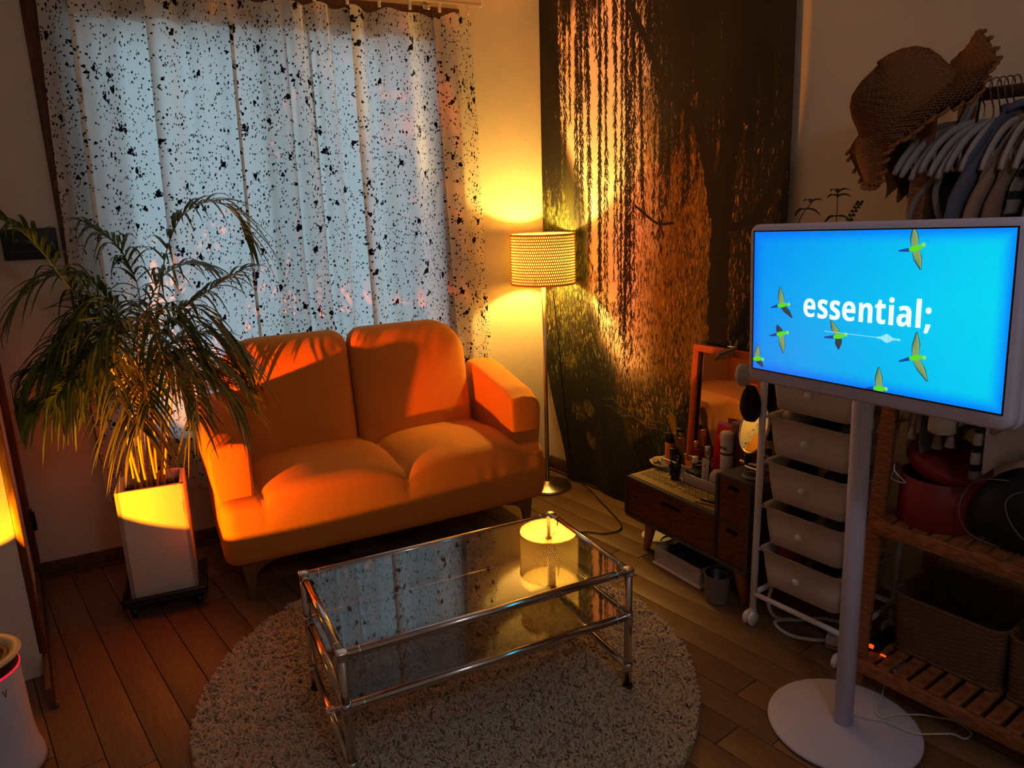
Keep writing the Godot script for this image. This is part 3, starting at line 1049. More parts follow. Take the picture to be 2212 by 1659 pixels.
# ------------------------------------------------------------------ floor lamp in the corner
func floor_lamp() -> void:
	var at := LW(2.37, 0, 0.235)
	var t := thing("floor_lamp", "lit floor lamp with pierced cream drum shade and slim metal pole in the corner", "lamp", at)
	var st := ST()
	lathe(st, [[0.0, 0.0], [0.125, 0.0], [0.128, 0.006], [0.122, 0.016], [0.03, 0.022], [0.018, 0.035], [0.0, 0.035]], 36)
	obj("base", st, M("brass_metal", Color.WHITE), t)
	obj("pole", tubem([Vector3(0, 0.02, 0), Vector3(0, 1.135, 0)], 0.011, 16), M("brass_metal", Color.WHITE), t)
	st = ST()
	lathe(st, [[0.0, 1.13], [0.02, 1.13], [0.022, 1.145], [0.022, 1.175], [0.012, 1.185], [0.0, 1.185]], 18)
	tube(st, [Vector3(0.02, 1.125, 0.0), Vector3(0.034, 1.118, 0.004), Vector3(0.036, 1.108, 0.006)], 0.004, 6)
	obj("socket", st, M("brass_metal", Color.WHITE), t)
	st = ST()
	lathe(st, [[0.0, 1.175], [0.012, 1.18], [0.018, 1.195], [0.03, 1.215], [0.03, 1.228], [0.018, 1.247], [0.0, 1.252]], 18)
	var bm := M("lamp_bulb", Color(1, 0.95, 0.8), 0.4)
	bm.emission_enabled = true
	bm.emission = Color(1.0, 0.84, 0.52)
	bm.emission_energy_multiplier = 4.0
	obj("bulb", st, bm, t)
	# shade: translucent lining, pierced sleeve round it, rims and spider
	var R := 0.163
	var y0 := 1.088
	var y1 := 1.338
	st = ST()
	lathe(st, [[R - 0.006, y0 + 0.004], [R - 0.006, y1 - 0.004]], 64)
	var lm := M("shade_lining", Color(0.80, 0.70, 0.46), 0.9)
	lm.backlight_enabled = true
	lm.backlight = Color(0.5, 0.46, 0.33)
	var sh := obj("shade", st, lm, t)
	st = ST()
	var cols := 96
	var rows := 17
	var rh := (y1 - y0 - 0.016) / rows
	st.set_smooth_group(-1)
	for rI in rows:
		for cI in cols:
			var a0 := TAU * (cI + (0.5 if rI % 2 else 0.0)) / cols
			var da := TAU / cols
			var yb := y0 + 0.008 + rI * rh
			var cell := []
			var hole := []
			for k in 8:
				var ang := TAU * k / 8.0
				var cx := cos(ang)
				var cy := sin(ang)
				var mx := maxf(absf(cx), absf(cy))
				var sq := Vector2(cx / mx * 0.5, cy / mx * 0.5)
				var ho := Vector2(cx * 0.31, cy * 0.38)
				for e in [[cell, sq], [hole, ho]]:
					var pv: Vector2 = e[1]
					var aa: float = a0 + (pv.x + 0.5) * da
					(e[0] as Array).append(Vector3(cos(aa) * R, yb + (pv.y + 0.5) * rh, -sin(aa) * R))
			for k in 8:
				var k2 := (k + 1) % 8
				quad(st, hole[k], cell[k], cell[k2], hole[k2])
	st.set_smooth_group(0)
	var pm := M("shade_sleeve", Color(0.66, 0.50, 0.22), 0.7)
	pm.backlight_enabled = true
	pm.backlight = Color(0.25, 0.2, 0.1)
	obj("pierced_sleeve", st, pm, sh)
	for yy in [y0 + 0.004, y1 - 0.004]:
		st = ST()
		lathe(st, [[R - 0.004, yy - 0.004], [R + 0.001, yy - 0.004], [R + 0.001, yy + 0.004], [R - 0.004, yy + 0.004]], 64)
		obj("rim", st, pm, sh)
	st = ST()
	for k in 3:
		var a := TAU * k / 3.0 + 0.4
		tube(st, [Vector3(cos(a) * 0.02, 1.16, sin(a) * 0.02), Vector3(cos(a) * 0.16, 1.12, sin(a) * 0.16)], 0.0022, 5)
	obj("spider", st, M("brass_metal", Color.WHITE), sh)
	# its mains lead running down behind the sofa and over the boards
	var cd := obj("cord", tubem(curve([at + Vector3(0.028, 1.06, 0.04), at + Vector3(0.05, 0.8, 0.05), at + Vector3(0.075, 0.45, 0.06), at + Vector3(0.10, 0.10, 0.10), at + Vector3(0.12, 0.006, 0.22), Vector3(2.40, 0.006, -2.62), Vector3(2.27, 0.006, -2.32), Vector3(2.16, 0.006, -2.30), Vector3(2.10, 0.006, -2.37), Vector3(2.00, 0.006, -2.44)], 60), 0.0035, 6), M("cable_black", Color.WHITE))
	tag(cd, "thin black lamp lead hanging by the pole and looping over the floor", "cord")
# ------------------------------------------------------------------ the projector lamp on its stand, just outside the frame
func projector(at: Vector3, aim: Vector3) -> void:
	var t := thing("projector_lamp", "small black sunset projector lamp on a thin stand beside the white cylinder", "lamp", Vector3(at.x - 0.055, 0, at.z))
	var b := Basis.looking_at(aim.normalized(), Vector3.UP)
	var o := at - t.position
	var st := ST()
	lathe(st, [[0.0, 0.0], [0.06, 0.0], [0.062, 0.006], [0.056, 0.014], [0.012, 0.018], [0.0, 0.018]], 28)
	obj("base", st, M("black_plastic", Color.WHITE), t)
	obj("stem", tubem([Vector3(0, 0.015, 0), Vector3(0, 0.36, 0), o - aim.normalized() * 0.055], 0.006, 8), M("black_plastic", Color.WHITE), t)
	var xf := Transform3D(b * Basis(Vector3.RIGHT, -PI / 2), o)
	st = ST()
	lathe(st, [[0.0, -0.085], [0.020, -0.083], [0.026, -0.06], [0.026, -0.004], [0.022, -0.001], [0.019, -0.006]], 24, xf)
	obj("head", st, M("black_plastic", Color.WHITE), t)
	st = ST()
	lathe(st, [[0.020, -0.006], [0.014, -0.003], [0.007, -0.001], [0.0, 0.0]], 24, xf)
	var m := M("lamp_lens", Color(1, 0.6, 0.1), 0.2)
	m.emission_enabled = true
	m.emission = Color(1.0, 0.45, 0.06)
	m.emission_energy_multiplier = 3.0
	obj("lens", st, m, t)

# ------------------------------------------------------------------ palm, planter, dolly
func palm() -> void:
	var yaw := -0.235
	var c := Vector3(0.428, 0, -2.995)
	var d := thing("plant_dolly", "black plastic plant caddy on casters under the tall white planter", "plant caddy", c, yaw)
	var st := ST()
	rbox(st, Vector3(0, 0.062, 0), Vector3(0.30, 0.024, 0.27), 0.012, 3)
	rbox(st, Vector3(0, 0.075, 0.128), Vector3(0.29, 0.02, 0.014), 0.005)
	rbox(st, Vector3(0, 0.075, -0.128), Vector3(0.29, 0.02, 0.014), 0.005)
	rbox(st, Vector3(0.143, 0.075, 0), Vector3(0.014, 0.02, 0.26), 0.005)
	rbox(st, Vector3(-0.143, 0.075, 0), Vector3(0.014, 0.02, 0.26), 0.005)
	obj("tray", st, M("black_plastic", Color.WHITE), d)
	for sx in [-1.0, 1.0]:
		for sz in [-1.0, 1.0]:
			st = ST()
			tube(st, [Vector3(-0.011, 0.022, 0), Vector3(0.011, 0.022, 0)], 0.022, 18)
			rbox(st, Vector3(0, 0.046, 0), Vector3(0.034, 0.018, 0.034), 0.006)
			obj("caster", st, M("black_plastic", Color.WHITE), d, Vector3(sx * 0.115, 0, sz * 0.10))
	var p := thing("planter", "tall square off-white concrete planter holding the palm", "planter", c + Vector3(0, 0.0745, 0), yaw)
	st = ST()
	var w := 0.236
	var dp := 0.205
	var h := 0.430
	var wl := 0.018
	for q in [[0, dp / 2 - wl / 2, w, wl], [0, -dp / 2 + wl / 2, w, wl], [w / 2 - wl / 2, 0, wl, dp], [-w / 2 + wl / 2, 0, wl, dp]]:
		rbox(st, Vector3(q[0], h / 2, q[1]), Vector3(q[2], h, q[3]), 0.003)
	rbox(st, Vector3(0, 0.01, 0), Vector3(w - 0.01, 0.02, dp - 0.01), 0.003)
	obj("body", st, M("concrete", Color.WHITE), p)
	st = ST()
	for i in 9:
		for j in 7:
			pass
	rbox(st, Vector3(0, 0.37, 0), Vector3(w - 0.036, 0.03, dp - 0.036), 0.004)
	obj("soil", st, bump(M("soil", Color(0.10, 0.065, 0.04), 0.95), noise(0.08, FastNoiseLite.TYPE_CELLULAR, 2, 8), 1.0, Vector3(9, 9, 9)), p)
	for k in 11:
		st = ST()
		lathe(st, [[0.0, -0.011], [0.010, -0.007], [0.015, 0.0], [0.011, 0.007], [0.0, 0.010]], 9, Transform3D(Basis(Vector3.UP, k * 1.7).scaled(Vector3(1.0 + 0.2 * sin(k), 1, 0.8)), Vector3.ZERO))
		obj("pebble", st, M("pebble", Color(0.42, 0.33, 0.25), 0.7), p, Vector3(-0.08 + 0.017 * k + 0.004 * sin(k * 5.0), 0.392, (0.055 if k % 2 else -0.06) + 0.01 * sin(k * 3.0)))
	# the palm itself
	var t := thing("areca_palm", "areca palm with long feathery fronds arching over the sofa arm", "palm", LW(0.484, 0.46, 0.461), -WA)
	var o := Vector3(0.484, 0.46, 0.461)
	var lf := M("palm_leaf", Color(0.24, 0.33, 0.10), 0.45)
	lf.backlight_enabled = true
	lf.backlight = Color(0.2, 0.22, 0.08)
	var cm := M("palm_cane", Color(0.60, 0.60, 0.22), 0.45)
	var canes := [0.438, 0.450, 0.853, 0.452, 0.475, 0.849, 0.457, 0.501, 0.863, 0.479, 0.481, 0.831, 0.488, 0.529, 0.841, 0.507, 0.542, 0.821, 0.515, 0.513, 0.844, 0.523, 0.599, 0.831, 0.532, 0.620, 0.860, 0.472, 0.503, 0.827, 0.501, 0.572, 0.925, 0.463, 0.44, 0.80, 0.495, 0.515, 0.86, 0.512, 0.56, 0.88]
	for k in canes.size() / 3:
		var b0 := Vector3(canes[k * 3], 0.45, 0.46 + 0.035 * sin(k * 2.4)) - o
		var b1 := Vector3(canes[k * 3 + 1], canes[k * 3 + 2], 0.47 + 0.06 * sin(k * 2.4)) - o
		obj("cane", tubem(curve([b0, b0.lerp(b1, 0.5) + Vector3(-0.008, 0, 0), b1], 7), [0.0055, 0.0052, 0.0048, 0.0044, 0.004, 0.0035, 0.003], 7), cm, t)
	var F := [
		[0.17, [0.52, 0.80, 0.46, 0.57, 1.03, 0.45, 0.63, 1.26, 0.44, 0.68, 1.40, 0.43, 0.74, 1.49, 0.43, 0.83, 1.53, 0.42, 0.91, 1.50, 0.41, 0.95, 1.42, 0.40]],
		[0.19, [0.50, 0.80, 0.46, 0.46, 1.05, 0.49, 0.40, 1.17, 0.51, 0.34, 1.26, 0.54, 0.29, 1.37, 0.57, 0.24, 1.45, 0.59, 0.18, 1.50, 0.62]],
		[0.16, [0.53, 0.80, 0.46, 0.59, 1.03, 0.45, 0.66, 1.12, 0.44, 0.75, 1.18, 0.44, 0.84, 1.23, 0.43, 0.92, 1.27, 0.42]],
		[0.17, [0.50, 0.80, 0.44, 0.48, 1.04, 0.43, 0.45, 1.19, 0.42, 0.38, 1.28, 0.42, 0.28, 1.29, 0.41, 0.19, 1.23, 0.40]],
		[0.16, [0.53, 0.80, 0.44, 0.60, 0.98, 0.42, 0.68, 1.03, 0.41, 0.77, 1.03, 0.39, 0.85, 0.97, 0.38, 0.91, 0.88, 0.36]],
		[0.16, [0.49, 0.80, 0.46, 0.42, 0.97, 0.50, 0.34, 1.02, 0.53, 0.28, 1.01, 0.56, 0.22, 1.00, 0.60]],
		[0.16, [0.50, 0.80, 0.52, 0.50, 0.95, 0.56, 0.485, 0.93, 0.60, 0.48, 0.85, 0.64, 0.48, 0.78, 0.68]],
		[0.15, [0.53, 0.80, 0.46, 0.62, 0.96, 0.48, 0.71, 0.99, 0.51, 0.78, 0.95, 0.53, 0.84, 0.88, 0.55]],
		[0.15, [0.54, 0.80, 0.48, 0.63, 0.91, 0.52, 0.71, 0.92, 0.55, 0.78, 0.87, 0.58, 0.83, 0.79, 0.62]],
		[0.16, [0.48, 0.80, 0.48, 0.42, 0.92, 0.53, 0.32, 0.93, 0.57, 0.23, 0.90, 0.62, 0.18, 0.89, 0.66]],
		[0.17, [0.51, 0.80, 0.44, 0.52, 1.03, 0.42, 0.55, 1.20, 0.40, 0.53, 1.32, 0.38, 0.49, 1.40, 0.36, 0.42, 1.46, 0.34]],
		[0.17, [0.51, 0.80, 0.48, 0.50, 1.01, 0.50, 0.48, 1.13, 0.52, 0.46, 1.19, 0.54, 0.41, 1.20, 0.56, 0.34, 1.14, 0.58]],
		[0.15, [0.51, 0.80, 0.42, 0.54, 1.01, 0.40, 0.58, 1.16, 0.37, 0.64, 1.26, 0.35, 0.73, 1.30, 0.32, 0.79, 1.29, 0.30]],
		[0.14, [0.52, 0.80, 0.50, 0.57, 0.93, 0.52, 0.62, 0.99, 0.55, 0.65, 0.93, 0.57, 0.68, 0.85, 0.60, 0.68, 0.76, 0.62]],
		[0.16, [0.50, 0.80, 0.50, 0.46, 0.96, 0.56, 0.39, 0.99, 0.61, 0.32, 0.97, 0.67, 0.27, 0.93, 0.72]],
		[0.16, [0.51, 0.80, 0.50, 0.52, 1.00, 0.54, 0.51, 1.09, 0.58, 0.48, 1.13, 0.62, 0.43, 1.11, 0.66, 0.37, 1.04, 0.70]],
	]
	var r := RandomNumberGenerator.new()
	r.seed = 4
	for k in F.size():
		var pts := []
		var a: Array = F[k][1]
		for i in a.size() / 3:
			pts.append(Vector3(a[i * 3], a[i * 3 + 1], a[i * 3 + 2]) - o)
		frond(t, pts, F[k][0], k < 7, r, lf, cm, false)
	# more, shorter fronds filling the heart of the plant
	for k in 26:
		var ang := TAU * k / 26.0 + 0.3
		var outw := r.randf_range(0.16, 0.30)
		var rise := r.randf_range(0.08, 0.34)
		var b := Vector3(0.025 * cos(ang) + 0.02, 0.36, 0.025 * sin(ang))
		var e := Vector3(cos(ang) * outw, 0, sin(ang) * outw * 0.75 + 0.03)
		frond(t, [b, b + e * 0.3 + Vector3(0, rise * 0.7, 0), b + e * 0.65 + Vector3(0, rise, 0), b + e + Vector3(0, rise * 0.75, 0), b + e * 1.25 + Vector3(0, rise * 0.3, 0)], r.randf_range(0.12, 0.17), false, r, lf, cm, true)

func leaflet(st: SurfaceTool, p: Vector3, dir: Vector3, len: float, wid: float, droop: float) -> void:
	var side := dir.cross(Vector3.UP).normalized()
	var n := 6
	var prev := []
	for i in n + 1:
		var q := float(i) / n
		var c := p + dir * len * q * (1.0 - 0.15 * q * droop) + Vector3.DOWN * len * droop * q * q
		var w := wid * (minf(1.0, 0.35 + q * 3.0) * pow(1.0 - q, 0.65)) * 0.5
		c.z = maxf(c.z, -0.32)
		c.x = maxf(c.x, -0.378 + 0.156 * c.z)
		var row := [c - side * w + Vector3(0, w * 0.5, 0), c, c + side * w + Vector3(0, w * 0.5, 0)]
		if i > 0:
			for j in 2:
				quad(st, prev[j], prev[j + 1], row[j + 1], row[j])
		prev = row

func frond(t: Node3D, pts: Array, leaf: float, single: bool, r: RandomNumberGenerator, lf: Material, cm: Material, short: bool) -> void:
	var n := 40
	var cv := curve(pts, n)
	var rad := []
	for i in n:
		rad.append(lerpf(0.0034, 0.0010, float(i) / n))
	var fr := obj("frond", tubem(cv, rad, 6), cm, t)
	var pairs := 17 if not short else 14
	var all := ST()
	var start := 0.30 if not short else 0.25
	for k in pairs:
		var q := lerpf(start, 0.995, float(k) / (pairs - 1))
		var i := mini(int(q * (n - 1)), n - 2)
		var p: Vector3 = cv[i].lerp(cv[i + 1], q * (n - 1) - i)
		var tan: Vector3 = (cv[i + 1] - cv[i]).normalized()
		var side := tan.cross(Vector3.UP).normalized()
		var upv := side.cross(tan)
		for sg in [-1.0, 1.0]:
			var f := (q - start) / (1.0 - start)
			var dir: Vector3 = (tan * lerpf(0.55, 1.3, f) + side * sg * 0.85 + upv * 0.35 + Vector3(r.randf_range(-0.12, 0.12), r.randf_range(-0.12, 0.12), r.randf_range(-0.12, 0.12))).normalized()
			var len := leaf * (1.25 if not short else 1.0) * (0.55 + 0.6 * sin(PI * (0.18 + 0.72 * f))) * r.randf_range(0.85, 1.1)
			var wid := 0.0185 * r.randf_range(0.8, 1.15)
			var dr := r.randf_range(0.35, 0.95)
			if single:
				var st := ST()
				leaflet(st, p, dir, len, wid, dr)
				obj("leaflet", st, lf, fr)
			else:
				leaflet(all, p, dir, len, wid, dr)
	if not single:
		obj("leaflets", all, lf, fr).set_meta("kind", "stuff")

# ------------------------------------------------------------------ the screen on its stand
func poly_fill(im: Image, pts: Array, c: Color) -> void:
	var p := PackedVector2Array(pts)
	var lo := p[0]
	var hi := p[0]
	for q in p:
		lo = lo.min(q)
		hi = hi.max(q)
	for y in range(maxi(0, int(lo.y)), mini(im.get_height() - 1, int(hi.y) + 1) + 1):
		for x in range(maxi(0, int(lo.x)), mini(im.get_width() - 1, int(hi.x) + 1) + 1):
			if Geometry2D.is_point_in_polygon(Vector2(x + 0.5, y + 0.5), p):
				im.set_pixel(x, y, c)

func bird(im: Image, k: float, ctr: Vector2, head: Vector2, tail: Vector2, w1: Vector2, w2: Vector2, dark1: bool, dark2: bool) -> void:
	var W := im.get_width()
	var H := im.get_height()
	var px := func(v: Vector2) -> Vector2: return Vector2((v.x / 597.0 + 0.5) * W, (0.5 - v.y / 336.0) * H)
	var axis := (head - tail).normalized()
	var nrm := Vector2(-axis.y, axis.x)
	var body0 := ctr - axis * 12.0
	poly_fill(im, [px.call(tail + nrm * 1.5), px.call(body0 + nrm * 4.0), px.call(body0 - nrm * 4.0), px.call(tail - nrm * 1.5)], Color(0.10, 0.25, 0.62))
	for e in [[w1, dark1, 1.0], [w2, dark2, -1.0]]:
		var tip: Vector2 = e[0]
		var col := Color(0.20, 0.27, 0.30) if e[1] else Color(0.53, 0.66, 0.42)
		var rim := Color(0.13, 0.22, 0.40)
		var root_a: Vector2 = ctr + axis * 9.0
		var root_b: Vector2 = ctr - axis * 7.0
		var mid := (ctr + tip) * 0.5
		var sp: float = e[2]
		poly_fill(im, [px.call(root_a), px.call(mid + axis * 9.5), px.call(tip + axis * 1.5), px.call(tip - axis * 2.0), px.call(mid - axis * 9.0), px.call(root_b)], rim)
		poly_fill(im, [px.call(root_a), px.call(mid + axis * 8.0), px.call(tip + axis * 0.5), px.call(mid - axis * 7.0), px.call(root_b)], col)
		for f in 5:
			var a := root_b.lerp(root_a, f / 5.0)
			var b := tip.lerp(mid - axis * 7.0, 0.75 - f * 0.15)
			poly_fill(im, [px.call(a), px.call(b + axis * 0.5), px.call(b - axis * 0.5)], col.darkened(0.3))
	var pts := []
	for i in 14:
		var a := TAU * i / 14.0
		pts.append(px.call(ctr + axis * (2.0 + cos(a) * 15.0) + nrm * sin(a) * 5.6))
	poly_fill(im, pts, Color(0.36, 0.86, 0.16))
	pts = []
	for i in 10:
		var a := TAU * i / 10.0
		pts.append(px.call(head - axis * 3.0 + Vector2(cos(a), sin(a)) * 4.6))
	poly_fill(im, pts, Color(0.50, 0.86, 0.34))
	poly_fill(im, [px.call(head), px.call(head - axis * 3.0 + nrm * 2.5), px.call(head - axis * 3.0 - nrm * 2.5)], Color(0.85, 0.80, 0.72))

func screen_picture() -> ImageTexture:
	var W := 1194
	var H := 672
	var lo := Image.create(96, 54, false, Image.FORMAT_RGB8)
	for y in 54:
		for x in 96:
			var u := x / 95.0
			var v := y / 53.0
			var g := clampf(0.10 + 0.95 * u - 0.25 * absf(v - 0.42) - 0.3 * maxf(0.0, u - 0.82), 0, 1)
			var c := Color(0.0, 0.57, 0.95).lerp(Color(0.0, 0.845, 0.945), g)
			var edge := minf(minf(u, 1.0 - u), minf(v, 1.0 - v) * 0.6)
			c = Color(0.0, 0.42, 1.0).lerp(c, smoothstep(-0.03, 0.05, edge))
			lo.set_pixel(x, y, c)
	lo.resize(W, H, Image.INTERPOLATE_CUBIC)
	var im := lo
	bird(im, 1.0, Vector2(112, 131), Vector2(132, 139), Vector2(78, 126), Vector2(107, 175), Vector2(127, 90), false, false)
	bird(im, 1.0, Vector2(-212, -4), Vector2(-188, 0), Vector2(-244, -12), Vector2(-218, 39), Vector2(-180, -32), false, true)
	bird(im, 0.9, Vector2(-213, -73), Vector2(-190, -67), Vector2(-247, -81), Vector2(-224, -52), Vector2(-203, -119), true, false)
	bird(im, 1.0, Vector2(-286, -144), Vector2(-264, -142), Vector2(-320, -152), Vector2(-283, -106), Vector2(-266, -162), false, true)
	bird(im, 1.0, Vector2(-54, -62), Vector2(-32, -55), Vector2(-90, -68), Vector2(-74, -28), Vector2(-51, -91), false, true)
	bird(im, 1.0, Vector2(126, -86), Vector2(148, -82), Vector2(92, -98), Vector2(127, -33), Vector2(155, -130), false, false)
	bird(im, 1.0, Vector2(50, -162), Vector2(70, -160), Vector2(18, -168), Vector2(48, -116), Vector2(66, -190), false, false)
	for k in 62:
		var x := -89.0 + k * 2.95
		var hh := 1.6 + 15.0 * exp(-pow((x - 62.0) / 10.0, 2.0)) + (2.6 if x > 40 else 0.0)
		im.fill_rect(Rect2i(int((x / 597.0 + 0.5) * W), int((0.5 + (54.0 - hh / 2) / 336.0) * H), 4, maxi(3, int(hh * 2))), Color(0.75, 0.97, 0.99))
	return ImageTexture.create_from_image(im)

func television() -> void:
	var t := thing("screen_on_stand", "white wheeled-stand screen showing green parrots on blue, standing before the trolley", "television", Vector3(1.812, 0, -0.947))
	var wm := M("tv_white", Color(0.80, 0.79, 0.87), 0.5)
	var st := ST()
	lathe(st, [[0.0, 0.002], [0.200, 0.002], [0.2055, 0.006], [0.2055, 0.011], [0.202, 0.014], [0.03, 0.019], [0.0, 0.019]], 72)
	obj("base", st, wm, t)
	for k in 5:
		var a := TAU * k / 5.0
		obj("glide", boxm(Vector3(0.03, 0.004, 0.03), 0.001), M("black_plastic", Color.WHITE), t, Vector3(cos(a) * 0.16, 0.002, sin(a) * 0.16))
	st = ST()
	lathe(st, [[0.0275, 0.0], [0.0275, 0.008], [0.0255, 0.010]], 28)
	tube(st, [Vector3(0, 0.006, 0), Vector3(-0.002, 0.6, -0.012), Vector3(-0.004, 1.19, -0.026)], 0.0255, 28)
	obj("pole", st, wm, t)
	st = ST()
	rbox(st, Vector3(-0.11, 1.19, 0.02), Vector3(0.24, 0.045, 0.05), 0.015, 3, Transform3D(Basis(Vector3.UP, 0.0), Vector3(-0.02, 0, 0.0)))
	rbox(st, Vector3(-0.225, 1.215, 0.10), Vector3(0.03, 0.12, 0.16), 0.01, 2)
	obj("hinge_arm", st, wm, t)
	var r := Vector3(-0.12, 0.033, 0.992).normalized()
	var n := Vector3(-0.993, -0.01, -0.12)
	n = (n - r * n.dot(r)).normalized()
	var b := Basis(r, n.cross(r), n)
	var c := Vector3(1.524, 1.249, -0.835) - t.position
	var w := 0.631
	var h := 0.388
	var cy := -0.0085
	st = ST()
	var rings := []
	for l in [[0.012, -0.030], [0.004, -0.029], [0.0, -0.024], [0.0, -0.006], [0.0025, -0.001], [0.007, 0.002]]:
		var ring := []
		for p in rrect(w, h, [0.022, 0.022, 0.026, 0.026], 8, l[0]):
			ring.append(b * Vector3(p.x, p.y + cy, l[1]) + c)
		rings.append(ring)
	loft(st, rings)
	var panel := obj("panel", st, wm, t)
	st = ST()
	rings = []
	for l in [[0.05, -0.058], [0.02, -0.056], [0.006, -0.050], [0.0, -0.042], [0.0, -0.034], [0.004, -0.031]]:
		var ring := []
		for p in rrect(w + 0.004, h + 0.004, [0.024, 0.024, 0.028, 0.028], 8, l[0]):
			ring.append(b * Vector3(p.x, p.y + cy - 0.004, l[1]) + c)
		rings.append(ring)
	loft(st, rings)
	obj("back_shell", st, wm, t)
	var sm := M("tv_screen", Color(0.01, 0.01, 0.012), 0.25)
	sm.emission_enabled = true
	sm.emission = Color.BLACK
	sm.emission_texture = screen_picture()
	sm.emission_energy_multiplier = 1.0
	st = ST()
	var q := []
	for p in [Vector2(-0.2985, 0.168), Vector2(-0.2985, -0.168), Vector2(0.2985, -0.168), Vector2(0.2985, 0.168)]:
		q.append(b * Vector3(p.x, p.y, 0.0026) + c)
	quad_uv(st, q, [Vector2(0, 0), Vector2(0, 1), Vector2(1, 1), Vector2(1, 0)])
	var scr := obj("screen", st, sm, t)
	st = ST()
	for e in [[0.0, 0.1695, 0.600, 0.003], [0.0, -0.1695, 0.600, 0.003], [-0.2995, 0, 0.003, 0.342], [0.2995, 0, 0.003, 0.342]]:
		box(st, Vector3(e[0], e[1], 0.0022), Vector3(e[2], e[3], 0.0024), Transform3D(b, c))
	obj("screen_edge", st, M("screen_edge", Color(0.02, 0.03, 0.10), 0.3), panel)
	var f := SystemFont.new()
	f.font_names = PackedStringArray(["Droid Sans"])
	f.font_weight = 600
	var tm := TextMesh.new()
	tm.text = "essential;"
	tm.font = f
	tm.font_size = 96
	tm.pixel_size = 0.001
	tm.depth = 0.002
	tm.horizontal_alignment = HORIZONTAL_ALIGNMENT_LEFT
	tm.vertical_alignment = VERTICAL_ALIGNMENT_BOTTOM
	var box_ := tm.get_aabb()
	var wmat := M("screen_lettering", Color(1, 1, 1), 0.4)
	wmat.emission_enabled = true
	wmat.emission = Color(0.93, 1.0, 1.0)
	wmat.emission_energy_multiplier = 0.95
	var k := 0.302 / box_.size.x
	var ty := 0.067 / box_.size.y
	var txt := obj("screen_lettering", tm, wmat, scr)
	txt.transform = Transform3D(b * Basis.from_scale(Vector3(k, ty, 0.3)), c + b * Vector3(-0.148 - box_.position.x * k, -0.034 - box_.position.y * ty, 0.0032))
	var lg := ST()
	tube(lg, curve([Vector3(-0.017, -0.183, 0.002), Vector3(-0.0125, -0.1795, 0.002), Vector3(-0.009, -0.183, 0.002), Vector3(-0.0125, -0.1875, 0.002), Vector3(-0.017, -0.184, 0.002)], 14), 0.0006, 5)
	for s in [-0.0045, 0.0025]:
		tube(lg, [Vector3(s, -0.180, 0.002), Vector3(s, -0.1865, 0.002), Vector3(s + 0.004, -0.1865, 0.002), Vector3(s + 0.004, -0.1835, 0.002)], 0.0006, 5)
	var mk := obj("maker_mark", lg, M("mark_grey", Color(0.45, 0.44, 0.50), 0.4), panel)
	mk.transform = Transform3D(b, c + b * Vector3(0, 0, -0.0005))
	var al := AreaLight3D.new()
	al.name = "screen_light"
	add_child(al)
	al.transform = Transform3D(b * Basis(Vector3.UP, PI), t.position + c + b * Vector3(0, 0, 0.008))
	al.area_size = Vector2(0.597, 0.336)
	al.light_color = Color(0.0, 0.74, 0.95)
	al.light_energy = 0.1
	al.shadow_enabled = true
	var cb := obj("cable", tubem(curve([Vector3(1.838, 0.125, -0.968), Vector3(1.845, 0.035, -0.955), Vector3(1.875, 0.021, -0.905), Vector3(1.90, 0.021, -0.87), Vector3(1.915, 0.021, -0.80), Vector3(1.965, 0.021, -0.755), Vector3(1.995, 0.021, -0.73), Vector3(2.02, 0.006, -0.71), Vector3(2.06, 0.006, -0.71), Vector3(2.075, 0.006, -0.76), Vector3(2.05, 0.006, -0.80), Vector3(2.01, 0.018, -0.825), Vector3(1.95, 0.0225, -0.865), Vector3(1.905, 0.0235, -0.885), Vector3(1.93, 0.022, -0.915), Vector3(2.00, 0.022, -0.935), Vector3(2.05, 0.012, -0.955), Vector3(2.10, 0.03, -0.968), Vector3(2.125, 0.05, -0.975)], 110), 0.0024, 6), M("cable_white", Color.WHITE))
	tag(cb, "thin white cable lying in a loop across the round stand base", "cable")

# ------------------------------------------------------------------ drawer trolley
func cloth_roll(label: String, at: Vector3, size: Vector3, c: Color, s: int, group := "folded clothes in the trolley drawers", called := "folded_cloth") -> void:
	var fn := FastNoiseLite.new()
	fn.seed = s
	fn.frequency = 0.9
	var st := ST()
	var rings := []
	for i in 15:
		var v := float(i) / 14.0
		var ring := []
		var rr := pow(maxf(0.0, sin(PI * v)), 0.35)
		for j in 20:
			var a := TAU * j / 20.0
			var k := 1.0 + 0.22 * fn.get_noise_2d(cos(a) * 2.0 + v * 3.0, sin(a) * 2.0)
			var cx := signf(cos(a)) * pow(absf(cos(a)), 0.6)
			var cy := signf(sin(a)) * pow(absf(sin(a)), 0.6)
			ring.append(Vector3((cx * rr * k) * size.x / 2, (cy * rr * k) * size.y / 2, (v - 0.5) * size.z))
		rings.append(ring)
	loft(st, rings)
	var m := StandardMaterial3D.new()
	m.albedo_color = c
	m.roughness = 0.95
	tag(obj(called, st, m, null, at), label, "clothing", group)

